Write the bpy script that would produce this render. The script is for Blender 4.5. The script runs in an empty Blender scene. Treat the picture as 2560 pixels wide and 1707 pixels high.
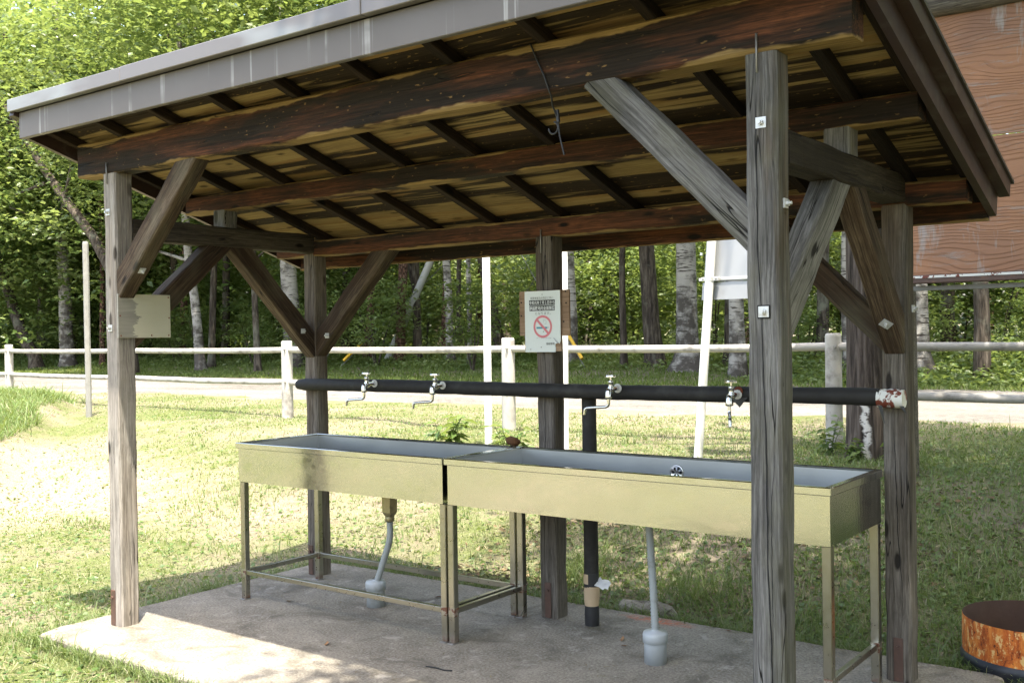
import bpy, math, random
import numpy as np
from mathutils import Vector, Matrix

random.seed(11)
RNG = np.random.default_rng(11)
scene = bpy.context.scene
COL = scene.collection

# ------------------------------------------------------------------ camera
CAM = Vector((4.860, -3.116, 1.470))
YAW, PITCH, ROLL = 0.6394, -0.0052, 0.0150
cam_data = bpy.data.cameras.new('camera')
cam_data.sensor_width = 36.0
cam_data.lens = 36.4
cam_data.clip_start = 0.05
cam_data.clip_end = 2000
cam = bpy.data.objects.new('camera', cam_data)
COL.objects.link(cam)
Rm = (Matrix.Rotation(YAW, 3, 'Z') @ Matrix.Rotation(PITCH, 3, 'X') @ Matrix.Rotation(ROLL, 3, 'Y'))
right, fwd, up = Rm.col[0], Rm.col[1], Rm.col[2]
m = Matrix((right, up, -fwd)).transposed().to_4x4()
m.translation = CAM
cam.matrix_world = m
scene.camera = cam

# ------------------------------------------------------------------ sky, sun, exposure
SUN_DIR = Vector((-0.215, 0.205, -1.0)).normalized()      # the way the light travels
to_sun = -SUN_DIR
world = bpy.data.worlds.new('World')
scene.world = world
world.use_nodes = True
wn = world.node_tree.nodes
bg = wn['Background']
sky = wn.new('ShaderNodeTexSky')
sky.sky_type = 'NISHITA'
sky.sun_disc = False
sky.sun_elevation = math.asin(to_sun.z)
sky.sun_rotation = math.atan2(to_sun.x, to_sun.y)
sky.air_density = 1.0
sky.dust_density = 4.0
sky.ozone_density = 1.0
world.node_tree.links.new(sky.outputs[0], bg.inputs[0])
bg.inputs[1].default_value = 0.145
sun_data = bpy.data.lights.new('sun', 'SUN')
sun_data.energy = 2.7
sun_data.angle = math.radians(0.55)
sun_data.color = (1.0, 0.955, 0.87)
sun = bpy.data.objects.new('sun', sun_data)
COL.objects.link(sun)
sun.rotation_euler = SUN_DIR.to_track_quat('-Z', 'Y').to_euler()
sun.location = (6, -4, 20)
vs = scene.view_settings
vs.view_transform = 'Standard'
vs.look = 'None'
vs.exposure = 2.5
vs.use_white_balance = True
vs.white_balance_temperature = 6950
vs.white_balance_tint = 9.5
vs.gamma = 1.0
vs.use_curve_mapping = False
scene.cycles.max_bounces = 8
scene.cycles.diffuse_bounces = 4
scene.cycles.transmission_bounces = 4
scene.cycles.caustics_reflective = False
scene.cycles.caustics_refractive = False
scene.cycles.use_denoising = True
scene.cycles.denoising_prefilter = 'NONE'
scene.cycles.sample_clamp_indirect = 8.0

# ------------------------------------------------------------------ material helpers
class NT:
    def __init__(self, name):
        self.m = bpy.data.materials.new(name)
        self.m.use_nodes = True
        self.t = self.m.node_tree
        self.b = self.t.nodes['Principled BSDF']
        self.out = self.t.nodes['Material Output']
    def n(self, typ, **kw):
        nd = self.t.nodes.new(typ)
        for k, v in kw.items():
            setattr(nd, k, v)
        return nd
    def set(self, sock, v):
        if isinstance(v, bpy.types.NodeSocket):
            self.t.links.new(v, sock)
        else:
            if hasattr(sock, 'default_value'):
                try:
                    if len(sock.default_value) == 4 and len(v) == 3:
                        v = (*v, 1)
                except TypeError:
                    pass
                sock.default_value = v
    def obj(self):
        return self.n('ShaderNodeTexCoord').outputs['Object']
    def pos(self):
        return self.n('ShaderNodeNewGeometry').outputs['Position']
    def rnd(self):
        return self.n('ShaderNodeObjectInfo').outputs['Random']
    def attr(self, name):
        return self.n('ShaderNodeAttribute', attribute_name=name).outputs['Fac']
    def map(self, v, scale=(1, 1, 1), loc=(0, 0, 0), rot=(0, 0, 0)):
        nd = self.n('ShaderNodeMapping')
        self.set(nd.inputs[0], v)
        self.set(nd.inputs[1], loc)
        self.set(nd.inputs[2], rot)
        self.set(nd.inputs[3], scale)
        return nd.outputs[0]
    def local(self, k=7.0):
        r = self.rnd()
        vm = self.n('ShaderNodeVectorMath', operation='MULTIPLY')
        cmb = self.n('ShaderNodeCombineXYZ')
        for i in range(3):
            self.set(cmb.inputs[i], r)
        self.set(vm.inputs[0], cmb.outputs[0])
        vm.inputs[1].default_value = (k * 3.1, k * 1.7, k * 2.3)
        ad = self.n('ShaderNodeVectorMath', operation='ADD')
        self.set(ad.inputs[0], self.obj())
        self.set(ad.inputs[1], vm.outputs[0])
        return ad.outputs[0]
    def noise(self, v, scale=5, detail=4, rough=0.55, dist=0.0):
        nd = self.n('ShaderNodeTexNoise')
        self.set(nd.inputs['Vector'], v)
        nd.inputs['Scale'].default_value = scale
        nd.inputs['Detail'].default_value = detail
        nd.inputs['Roughness'].default_value = rough
        nd.inputs['Distortion'].default_value = dist
        return nd.outputs['Fac']
    def voro(self, v, scale=5, feature='F1'):
        nd = self.n('ShaderNodeTexVoronoi', feature=feature)
        self.set(nd.inputs['Vector'], v)
        nd.inputs['Scale'].default_value = scale
        return nd.outputs['Distance']
    def wave(self, v, scale=5, dist=2.0, detail=3, dscale=1.0, typ='BANDS', direction='Y'):
        nd = self.n('ShaderNodeTexWave', wave_type=typ)
        if typ == 'BANDS':
            nd.bands_direction = direction
        else:
            nd.rings_direction = direction
        self.set(nd.inputs['Vector'], v)
        nd.inputs['Scale'].default_value = scale
        nd.inputs['Distortion'].default_value = dist
        nd.inputs['Detail'].default_value = detail
        nd.inputs['Detail Scale'].default_value = dscale
        return nd.outputs['Fac']
    def ramp(self, f, stops, interp='LINEAR'):
        nd = self.n('ShaderNodeValToRGB')
        nd.color_ramp.interpolation = interp
        e = nd.color_ramp.elements
        while len(e) < len(stops):
            e.new(0.5)
        for el, (p, c) in zip(e, stops):
            el.position = p
            if not hasattr(c, '__len__'):
                c = (c, c, c)
            el.color = (*c[:3], 1)
        self.set(nd.inputs[0], f)
        return nd.outputs[0]
    def step(self, f, a, b):
        nd = self.n('ShaderNodeMapRange')
        nd.clamp = True
        self.set(nd.inputs[0], f)
        nd.inputs[1].default_value = a
        nd.inputs[2].default_value = b
        return nd.outputs[0]
    def mix(self, f, a, b, blend='MIX'):
        nd = self.n('ShaderNodeMix', data_type='RGBA', blend_type=blend)
        self.set(nd.inputs[0], f)
        self.set(nd.inputs[6], a)
        self.set(nd.inputs[7], b)
        return nd.outputs[2]
    def math(self, op, a, b=0.0):
        nd = self.n('ShaderNodeMath', operation=op)
        self.set(nd.inputs[0], a)
        self.set(nd.inputs[1], b)
        return nd.outputs[0]
    def sep(self, v):
        nd = self.n('ShaderNodeSeparateXYZ')
        self.set(nd.inputs[0], v)
        return nd.outputs
    def bump(self, h, strength=0.4, dist=0.01):
        nd = self.n('ShaderNodeBump')
        nd.inputs['Strength'].default_value = strength
        nd.inputs['Distance'].default_value = dist
        self.set(nd.inputs['Height'], h)
        self.t.links.new(nd.outputs[0], self.b.inputs['Normal'])
        return nd.outputs[0]
    def done(self, col, rough=0.7, metal=0.0, spec=0.5):
        self.set(self.b.inputs['Base Color'], col)
        self.set(self.b.inputs['Roughness'], rough)
        self.set(self.b.inputs['Metallic'], metal)
        self.b.inputs['Specular IOR Level'].default_value = spec
        return self.m

M = {}

def wood(name, c_dark, c_mid, c_light, stain=None, stain_lo=0.55, stain_hi=0.68, stain_scale=(0.9, 5, 5), stain2=None,
         speck=None, crack=1.0, bump=0.5, green=None, edge=None):
    """weathered timber, grain along the local X axis of each piece"""
    k = NT(name)
    v = k.local()
    warp = k.noise(k.map(v, (2.2, 7, 7)), 1.0, 2)
    wv = k.n('ShaderNodeVectorMath', operation='MULTIPLY_ADD')
    cx = k.n('ShaderNodeCombineXYZ')
    k.set(cx.inputs[1], warp); k.set(cx.inputs[2], warp)
    k.set(wv.inputs[0], cx.outputs[0]); wv.inputs[1].default_value = (0, 0.03, 0.03); k.set(wv.inputs[2], v)
    vw = wv.outputs[0]
    grain = k.noise(k.map(vw, (1.9, 105, 105)), 1.0, 5, 0.7)
    fine = k.noise(k.map(vw, (12, 260, 260)), 1.0, 3, 0.65)
    broad = k.noise(k.map(v, (1.3, 9, 9)), 1.0, 3)
    g = k.math('ADD', k.math('MULTIPLY', grain, 0.50), k.math('ADD', k.math('MULTIPLY', fine, 0.28), k.math('MULTIPLY', broad, 0.34)))
    col = k.ramp(g, [(0.42, c_dark), (0.55, c_mid), (0.68, c_light)])
    vary = k.math('ADD', 0.72, k.math('MULTIPLY', k.rnd(), 0.56))
    vc = k.n('ShaderNodeCombineXYZ')
    for i_ in range(3):
        k.set(vc.inputs[i_], vary)
    col = k.mix(1.0, col, vc.outputs[0], 'MULTIPLY')
    grime = k.noise(k.map(v, (9, 22, 22), loc=(2, 2, 5)), 1.0, 5, 0.7)
    col = k.mix(k.math('MULTIPLY', k.step(grime, 0.52, 0.70), 0.38), col, c_dark)
    # knots
    kd = k.voro(k.map(v, (3.6, 10, 10)), 1.0)
    ring = k.math('ADD', kd, k.math('MULTIPLY', grain, 0.05))
    knot = k.step(ring, 0.20, 0.13)
    col = k.mix(knot, col, tuple(c * 0.45 for c in c_dark))
    if stain2 is not None:
        s2 = k.noise(k.map(v, (0.7, 12, 12), loc=(4, 2, 9)), 1.0, 3)
        col = k.mix(k.step(s2, 0.50, 0.66), col, stain2)
    if stain is not None:
        s = k.noise(k.map(v, stain_scale), 1.0, 4, 0.6)
        ms = k.step(s, stain_lo, stain_hi)
        sc = k.mix(k.step(grain, 0.35, 0.7), tuple(c * 0.6 for c in stain), tuple(min(1, c * 1.7) for c in stain))
        if speck is not None:
            sp = k.noise(k.map(v, (26, 70, 70)), 1.0, 2, 0.5)
            sc = k.mix(k.step(sp, 0.67, 0.74), sc, speck)
        col = k.mix(ms, col, sc)
    if green is not None:
        gn = k.noise(k.map(v, (3, 7, 7), loc=(3, 8, 1)), 1.0, 4)
        col = k.mix(k.math('MULTIPLY', k.step(gn, 0.5, 0.75), 0.55), col, green)
    if edge is not None:
        gz_ = k.sep(k.n('ShaderNodeTexCoord').outputs['Generated'])[2]
        wb = k.math('MULTIPLY', k.math('SUBTRACT', k.noise(k.map(v, (2.5, 3, 3), loc=(6, 2, 7)), 1.0, 4, 0.6), 0.5), 0.55)
        e = k.step(k.math('ABSOLUTE', k.math('SUBTRACT', k.math('ADD', gz_, wb), 0.47)), 0.41, 0.45)
        ec = k.mix(k.step(grain, 0.35, 0.65), tuple(c * 0.55 for c in edge), edge)
        col = k.mix(e, col, ec)
    # drying cracks: thin lines along the grain
    cn = k.noise(k.map(vw, (0.75, 17, 17), loc=(1, 5, 2)), 1.0, 2, 0.5)
    cr = k.step(k.math('ABSOLUTE', k.math('SUBTRACT', cn, 0.5)), 0.008, 0.002)
    gate = k.step(k.noise(k.map(v, (1.7, 5, 5), loc=(9, 1, 4)), 1.0, 1), 0.50, 0.56)
    cr = k.math('MULTIPLY', k.math('MULTIPLY', cr, gate), crack)
    col = k.mix(cr, col, (0.008, 0.007, 0.006))
    hgt = k.math('SUBTRACT', k.math('ADD', k.math('MULTIPLY', grain, 0.7), k.math('MULTIPLY', fine, 0.3)),
                 k.math('ADD', k.math('MULTIPLY', cr, 1.6), k.math('MULTIPLY', knot, 0.3)))
    k.bump(hgt, bump, 0.006)
    M[name] = k.done(col, 0.82, 0, 0.25)

wood('post_wood', (0.040, 0.038, 0.035), (0.105, 0.101, 0.094), (0.215, 0.208, 0.196), stain=(0.10, 0.068, 0.038),
     stain_lo=0.58, stain_hi=0.76, stain_scale=(0.8, 5, 5), bump=0.7, green=(0.13, 0.125, 0.075))
wood('brown_post_wood', (0.045, 0.038, 0.031), (0.135, 0.117, 0.096), (0.26, 0.232, 0.198), stain=(0.075, 0.052, 0.034),
     stain_lo=0.52, stain_hi=0.72, stain_scale=(0.8, 5, 5), bump=0.6)
wood('sunlit_post_wood', (0.075, 0.066, 0.057), (0.235, 0.212, 0.187), (0.40, 0.37, 0.33), stain=(0.22, 0.18, 0.14),
     stain_lo=0.5, stain_hi=0.7, stain_scale=(0.6, 5, 5), bump=0.6, crack=0.5)  # lighter copy of the post wood, sunlight on the corner post put into the colour
wood('purlin_wood', (0.012, 0.007, 0.004), (0.06, 0.024, 0.012), (0.16, 0.058, 0.024), stain=(0.016, 0.011, 0.007),
     stain_lo=0.42, stain_hi=0.55, stain_scale=(1.3, 10, 10), speck=(0.20, 0.12, 0.045), bump=0.7, edge=(0.31, 0.205, 0.08))
wood('brace_wood', (0.014, 0.009, 0.006), (0.054, 0.036, 0.023), (0.14, 0.105, 0.07), stain=(0.04, 0.024, 0.014),
     stain_lo=0.44, stain_hi=0.62, stain_scale=(0.9, 6, 6), bump=0.6, green=(0.12, 0.115, 0.08))
wood('tie_wood', (0.014, 0.011, 0.008), (0.036, 0.029, 0.021), (0.09, 0.074, 0.052), stain=(0.024, 0.019, 0.013),
     stain_lo=0.42, stain_hi=0.6, bump=0.6)
wood('rafter_wood', (0.008, 0.005, 0.003), (0.015, 0.009, 0.006), (0.04, 0.024, 0.013), bump=0.5, crack=0.4)
wood('board_wood', (0.18, 0.12, 0.055), (0.27, 0.192, 0.088), (0.36, 0.268, 0.13), stain=(0.026, 0.017, 0.010),
     stain_lo=0.475, stain_hi=0.51, stain_scale=(0.35, 6.0, 1), stain2=(0.26, 0.155, 0.06), speck=(0.23, 0.14, 0.05), crack=0.25, bump=0.25)
wood('log_wood', (0.045, 0.04, 0.034), (0.12, 0.105, 0.088), (0.25, 0.225, 0.19), stain=(0.06, 0.07, 0.035),
     stain_lo=0.58, stain_hi=0.75, bump=0.8)
wood('ply_wood', (0.22, 0.135, 0.08), (0.33, 0.215, 0.135), (0.42, 0.29, 0.19), stain=(0.07, 0.05, 0.035), stain_lo=0.62, stain_hi=0.75, bump=0.3)

def simple(name, col, rough=0.5, metal=0.0, var=0.12, nscale=9.0, bump=0.0, bscale=60.0, spec=0.5, dirt=None, dirt_lo=0.55, dirt_hi=0.75, dscale=6.0):
    k = NT(name)
    v = k.local()
    n = k.noise(v, nscale, 4)
    c = k.mix(n, tuple(x * (1 - var) for x in col), tuple(min(1, x * (1 + var)) for x in col))
    if dirt is not None:
        c = k.mix(k.step(k.noise(v, dscale, 5, 0.65), dirt_lo, dirt_hi), c, dirt)
    if bump:
        k.bump(k.noise(v, bscale, 4), bump, 0.004)
    r = k.math('ADD', k.math('MULTIPLY', k.noise(v, nscale * 2.2, 3), 0.25), rough - 0.12)
    M[name] = k.done(c, r, metal, spec)

simple('brown_metal', (0.042, 0.023, 0.018), 0.42, 0.0, 0.15, 5, 0.05, 20, 0.5, dirt=(0.10, 0.085, 0.075))
simple('roof_metal', (0.05, 0.042, 0.038), 0.5, 0.0, 0.2, 6)
simple('galvanised', (0.62, 0.63, 0.62), 0.5, 0.55, 0.12, 40, dirt=(0.30, 0.22, 0.14), dirt_lo=0.62, dirt_hi=0.8, dscale=30)
simple('dull_steel', (0.30, 0.29, 0.27), 0.5, 0.7, 0.2, 30, dirt=(0.10, 0.06, 0.035), dirt_lo=0.6, dirt_hi=0.75, dscale=25)
simple('brown_strap', (0.095, 0.055, 0.042), 0.5, 0.2, 0.2, 30, dirt=(0.16, 0.075, 0.04), dscale=30)
simple('black_foam', (0.020, 0.019, 0.017), 0.7, 0.0, 0.35, 12, 0.25, 45, 0.35, dirt=(0.045, 0.043, 0.037))
simple('black_tape', (0.018, 0.019, 0.021), 0.42, 0.0, 0.3, 20, 0.3, 40, 0.5)
simple('chrome', (0.72, 0.71, 0.68), 0.17, 1.0, 0.05, 30)
simple('white_plastic', (0.72, 0.71, 0.67), 0.4, 0, 0.06, 20, dirt=(0.45, 0.41, 0.33), dscale=18)
simple('grey_pvc', (0.36, 0.39, 0.40), 0.42, 0, 0.05, 12, dirt=(0.21, 0.20, 0.17), dscale=9)
simple('grey_hose', (0.30, 0.325, 0.32), 0.45, 0, 0.06, 12, dirt=(0.15, 0.14, 0.11), dscale=12)
simple('brass', (0.30, 0.26, 0.14), 0.38, 0.6, 0.15, 30, dirt=(0.14, 0.12, 0.07), dscale=20)
simple('tan_tape', (0.46, 0.34, 0.21), 0.6, 0, 0.12, 25, 0.3, 40)
simple('white_rag', (0.7, 0.69, 0.66), 0.8, 0, 0.1, 30, 0.3, 40)
simple('rust_red', (0.19, 0.048, 0.022), 0.8, 0, 0.35, 40, 0.4, 60)
simple('white_paint', (0.80, 0.80, 0.77), 0.38, 0, 0.03, 6, dirt=(0.62, 0.60, 0.53), dirt_lo=0.6, dirt_hi=0.8)
simple('sign_back', (0.36, 0.37, 0.38), 0.45, 0.35, 0.05, 3, dirt=(0.30, 0.30, 0.29), dscale=4)
simple('fence_stone', (0.40, 0.385, 0.355), 0.75, 0, 0.13, 7, 0.3, 40, 0.3, dirt=(0.16, 0.15, 0.13), dirt_lo=0.50, dirt_hi=0.72, dscale=5)
simple('stake_stone', (0.24, 0.237, 0.22), 0.85, 0, 0.25, 12, 0.4, 30, 0.3, dirt=(0.17, 0.165, 0.14), dscale=9)
simple('utility_concrete', (0.42, 0.42, 0.40), 0.7, 0, 0.08, 6)
simple('yellow_cover', (0.72, 0.42, 0.02), 0.45, 0, 0.06, 5)
simple('wire_steel', (0.16, 0.16, 0.15), 0.5, 0.6)
simple('black_wire', (0.012, 0.012, 0.012), 0.5)
simple('sign_white', (0.64, 0.68, 0.65), 0.42, 0, 0.03, 4)
simple('ink_black', (0.014, 0.014, 0.014), 0.5)
simple('ink_grey', (0.10, 0.105, 0.10), 0.5)
simple('ink_faint', (0.42, 0.45, 0.46), 0.5)
simple('ink_white', (0.72, 0.74, 0.71), 0.5)
simple('ink_red', (0.60, 0.17, 0.19), 0.5, 0, 0.06)
simple('ink_teal', (0.06, 0.25, 0.32), 0.5)
simple('bristle', (0.13, 0.06, 0.026), 0.9, 0, 0.5, 60, 0.8, 150, 0.2)
simple('dry_leaf', (0.26, 0.14, 0.065), 0.7, 0, 0.4, 20)
simple('dark_hole', (0.006, 0.006, 0.006), 0.9)
simple('drum_inside', (0.05, 0.026, 0.018), 0.85, 0, 0.4, 8, 0.3, 40)
simple('drum_paint', (0.012, 0.015, 0.022), 0.45, 0, 0.3, 8, 0.15, 40, dirt=(0.045, 0.035, 0.03))

# pale painted plywood board with flaked-off left side
k = NT('flaked_board')
v = k.obj()
s = k.sep(v)
edge = k.math('ADD', k.math('MULTIPLY', s[0], 4.2), k.math('MULTIPLY', k.noise(k.map(v, (6, 3, 42)), 1.0, 5, 0.7), 0.95))
flake = k.step(edge, 0.90, 0.885)
paint = k.mix(k.noise(v, 6, 4), (0.47, 0.45, 0.34), (0.56, 0.54, 0.43))
bare = k.mix(k.noise(k.map(v, (4, 1, 60)), 1.0, 5), (0.16, 0.155, 0.14), (0.42, 0.40, 0.34))
c = k.mix(flake, paint, bare)
k.bump(k.math('SUBTRACT', k.math('MULTIPLY', k.noise(k.map(v, (4, 1, 60)), 1, 3), 0.3), k.math('MULTIPLY', flake, 0.8)), 0.5, 0.003)
M['flaked_board'] = k.done(c, 0.6)

# fascia metal with pale run marks
k = NT('fascia_metal')
v = k.obj()
streak = k.noise(k.map(v, (14, 0.4, 0.35)), 1.0, 3, 0.7)
fade = k.noise(k.map(v, (2.2, 1, 9)), 1.0, 3)
runs = k.math('MULTIPLY', k.step(streak, 0.585, 0.64), k.step(fade, 0.35, 0.6))
base = k.mix(k.noise(v, 4, 4), (0.112, 0.098, 0.088), (0.145, 0.129, 0.117))
c = k.mix(runs, base, (0.31, 0.30, 0.285))
M['fascia_metal'] = k.done(c, 0.5, 0.0, 0.4)

k = NT('flashing_metal')
v = k.obj()
c = k.mix(k.step(k.noise(k.map(v, (0.9, 4, 4)), 1, 3), 0.45, 0.55), (0.17, 0.155, 0.147), (0.25, 0.255, 0.25))
M['flashing_metal'] = k.done(c, 0.36, 0.3, 0.5)

# stainless steel, hand-worn
k = NT('stainless')
v = k.local(1.0)
sc = k.noise(k.map(v, (5, 5, 5)), 1.0, 4, 0.6, 0.8)
sw = k.wave(k.map(v, (1.6, 1.6, 2.6)), 7.0, 7.0, 2, 0.9)
c = k.mix(sc, (0.52, 0.53, 0.475), (0.61, 0.62, 0.56))
smear = k.noise(k.map(v, (2.4, 2.4, 9), rot=(0, 0.35, 0)), 1.0, 5, 0.65, 1.0)
c = k.mix(k.math('MULTIPLY', k.step(smear, 0.56, 0.70), 0.22), c, (0.30, 0.30, 0.265))
scr = k.noise(k.map(v, (60, 60, 9), rot=(0, 0.9, 0)), 1.0, 3, 0.7, 2.0)
r = k.math('ADD', k.math('MULTIPLY', sc, 0.07), k.math('ADD', k.math('MULTIPLY', sw, 0.06), 0.085))
k.bump(k.math('ADD', k.noise(k.map(v, (2.6, 2.6, 3.6)), 1.0, 2), k.math('MULTIPLY', sw, 0.02)), 0.05, 0.05)
M['stainless'] = k.done(c, r, 1.0)
k = NT('basin_steel')
v = k.local(1.0)
sc = k.noise(v, 4.0, 3)
M['basin_steel'] = k.done(k.mix(sc, (0.36, 0.372, 0.378), (0.43, 0.442, 0.448)), k.math('ADD', k.math('MULTIPLY', sc, 0.08), 0.27), 1.0)
k = NT('leg_steel')
v = k.local(1.0)
z = k.sep(k.pos())[2]
n = k.noise(k.map(v, (30, 30, 30)), 1.0, 4)
foot = k.math('MULTIPLY', k.step(z, 0.05, 0.006), k.step(n, 0.3, 0.6))
c = k.mix(n, (0.33, 0.315, 0.26), (0.42, 0.40, 0.34))
c = k.mix(foot, c, (0.11, 0.042, 0.02))
M['leg_steel'] = k.done(c, k.math('ADD', k.math('MULTIPLY', n, 0.2), 0.2), k.math('SUBTRACT', 1.0, k.math('MULTIPLY', foot, 0.9)))

k = NT('weld_rust')
v = k.local(1.0)
n = k.noise(k.map(v, (30, 30, 40)), 1.0, 4)
f_ = k.step(n, 0.44, 0.58)
c = k.mix(f_, (0.45, 0.43, 0.36), (0.12, 0.045, 0.02))
M['weld_rust'] = k.done(c, k.math('ADD', k.math('MULTIPLY', f_, 0.4), 0.3), k.math('SUBTRACT', 1.0, f_))

# concrete slab
k = NT('concrete')
v = k.pos()
big = k.noise(v, 1.4, 5, 0.6, 0.4)
mid = k.noise(v, 7, 6, 0.68, 0.5)
fine = k.noise(v, 85, 4, 0.75)
c = k.ramp(k.math('ADD', k.math('MULTIPLY', big, 0.5), k.math('MULTIPLY', mid, 0.5)), [(0.34, (0.12, 0.107, 0.088)), (0.5, (0.205, 0.185, 0.151)), (0.64, (0.275, 0.25, 0.207))])
c = k.mix(k.math('MULTIPLY', k.step(fine, 0.50, 0.66), 0.8), c, (0.34, 0.315, 0.27))
c = k.mix(k.math('MULTIPLY', k.step(fine, 0.48, 0.36), 0.75), c, (0.10, 0.09, 0.073))
dk = k.noise(k.map(v, (1, 1, 1), loc=(5, 3, 0)), 2.6, 6, 0.7, 0.8)
c = k.mix(k.math('MULTIPLY', k.step(dk, 0.52, 0.64), 0.7), c, (0.085, 0.076, 0.06))
wsp = k.noise(k.map(v, (1, 1, 1), loc=(2, 9, 0)), 9, 6, 0.75, 0.6)
c = k.mix(k.math('MULTIPLY', k.step(wsp, 0.575, 0.65), 0.65), c, (0.36, 0.335, 0.295))
dv = k.n('ShaderNodeVectorMath', operation='DISTANCE')
k.set(dv.inputs[0], k.map(v, (0.55, 2.2, 0)))
dv.inputs[1].default_value = (2.28 * 0.55, 1.575 * 2.2, 0)
spray = k.math('MULTIPLY', k.step(k.math('ADD', dv.outputs['Value'], k.math('MULTIPLY', mid, 0.12)), 0.20, 0.09), k.step(k.noise(v, 30, 4), 0.35, 0.6))
c = k.mix(k.math('MULTIPLY', spray, 0.75), c, (0.55, 0.12, 0.04))
moss = k.noise(k.map(v, (1, 1, 1), loc=(8, 1, 3)), 3.3, 5, 0.7)
c = k.mix(k.math('MULTIPLY', k.step(moss, 0.63, 0.72), 0.5), c, (0.09, 0.085, 0.03))
k.bump(k.math('ADD', k.math('MULTIPLY', fine, 0.35), k.math('MULTIPLY', mid, 0.8)), 0.5, 0.01)
M['concrete'] = k.done(c, 0.88, 0, 0.3)

# soil and turf under the blades
k = NT('turf_soil')
v = k.pos()
n1 = k.noise(v, 0.55, 4, 0.6)
n2 = k.noise(v, 6, 5, 0.7)
n3 = k.noise(v, 70, 3, 0.7)
dry = k.ramp(n2, [(0.3, (0.12, 0.096, 0.068)), (0.55, (0.235, 0.202, 0.152)), (0.75, (0.32, 0.282, 0.222))])
grn = k.ramp(n3, [(0.3, (0.055, 0.068, 0.022)), (0.6, (0.13, 0.15, 0.058)), (0.8, (0.21, 0.225, 0.11))])
c = k.mix(k.step(k.math('ADD', k.math('MULTIPLY', n1, 0.6), k.math('MULTIPLY', n2, 0.4)), 0.42, 0.57), dry, grn)
wd = k.n('ShaderNodeVectorMath', operation='DISTANCE')
k.set(wd.inputs[0], k.map(v, (0.42, 0.75, 0)))
wd.inputs[1].default_value = (-5.2 * 0.42, 2.3 * 0.75, 0)
bare = k.step(k.math('ADD', wd.outputs['Value'], k.math('MULTIPLY', k.math('SUBTRACT', n2, 0.5), 1.6)), 1.25, 0.55)
c = k.mix(k.math('MULTIPLY', bare, 0.8), c, (0.27, 0.215, 0.165))
k.bump(k.math('ADD', n3, n2), 0.8, 0.02)
M['turf_soil'] = k.done(c, 0.95, 0, 0.15)

k = NT('road_gravel')
v = k.pos()
n1 = k.noise(k.map(v, (0.35, 1.2, 1)), 1.0, 4, 0.6)
n2 = k.noise(v, 9, 6, 0.72)
n3 = k.noise(v, 60, 3, 0.7)
c = k.ramp(k.math('ADD', k.math('MULTIPLY', n1, 0.5), k.math('MULTIPLY', n2, 0.5)), [(0.36, (0.085, 0.08, 0.072)), (0.5, (0.165, 0.157, 0.144)), (0.64, (0.225, 0.215, 0.20))])
c = k.mix(k.step(n3, 0.42, 0.3), c, (0.16, 0.145, 0.12))
k.bump(k.math('ADD', n3, k.math('MULTIPLY', n2, 1.5)), 0.7, 0.03)
M['road_gravel'] = k.done(c, 0.95, 0, 0.2)

def foliage(name, lo, mid, hi, trans=0.35, rough=0.45, spec=0.5):
    k = NT(name)
    t = k.attr('tint')
    r = k.rnd()
    f = k.math('ADD', k.math('MULTIPLY', t, 0.8), k.math('MULTIPLY', r, 0.2))
    c = k.ramp(f, [(0.0, lo), (0.5, mid), (1.0, hi)])
    k.done(c, rough, 0, spec)
    tr = k.n('ShaderNodeBsdfTranslucent')
    k.set(tr.inputs[0], k.mix(0.6, c, (0.34, 0.42, 0.09), 'MIX'))
    mx = k.n('ShaderNodeMixShader')
    mx.inputs[0].default_value = trans
    k.t.links.new(k.b.outputs[0], mx.inputs[1])
    k.t.links.new(tr.outputs[0], mx.inputs[2])
    k.t.links.new(mx.outputs[0], k.out.inputs[0])
    M[name] = k.m

foliage('leaf_canopy', (0.045, 0.09, 0.022), (0.11, 0.175, 0.05), (0.25, 0.30, 0.12), 0.45, 0.34)
foliage('leaf_dark', (0.03, 0.058, 0.015), (0.065, 0.105, 0.026), (0.13, 0.17, 0.05), 0.42)
foliage('leaf_under', (0.065, 0.115, 0.028), (0.145, 0.21, 0.068), (0.29, 0.34, 0.16), 0.48, 0.34)
foliage('leaf_weed', (0.045, 0.09, 0.02), (0.085, 0.145, 0.035), (0.15, 0.205, 0.065), 0.35)
foliage('grass_blades', (0.062, 0.125, 0.024), (0.16, 0.205, 0.08), (0.33, 0.30, 0.215), 0.3, 0.5, 0.35)
foliage('verge_blades', (0.05, 0.085, 0.016), (0.10, 0.15, 0.032), (0.21, 0.24, 0.08), 0.35, 0.5, 0.35)
foliage('litter', (0.05, 0.035, 0.02), (0.15, 0.10, 0.055), (0.33, 0.27, 0.17), 0.1, 0.7, 0.2)
foliage('straw', (0.20, 0.155, 0.09), (0.30, 0.25, 0.15), (0.40, 0.34, 0.22), 0.15, 0.6, 0.3)

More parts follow.
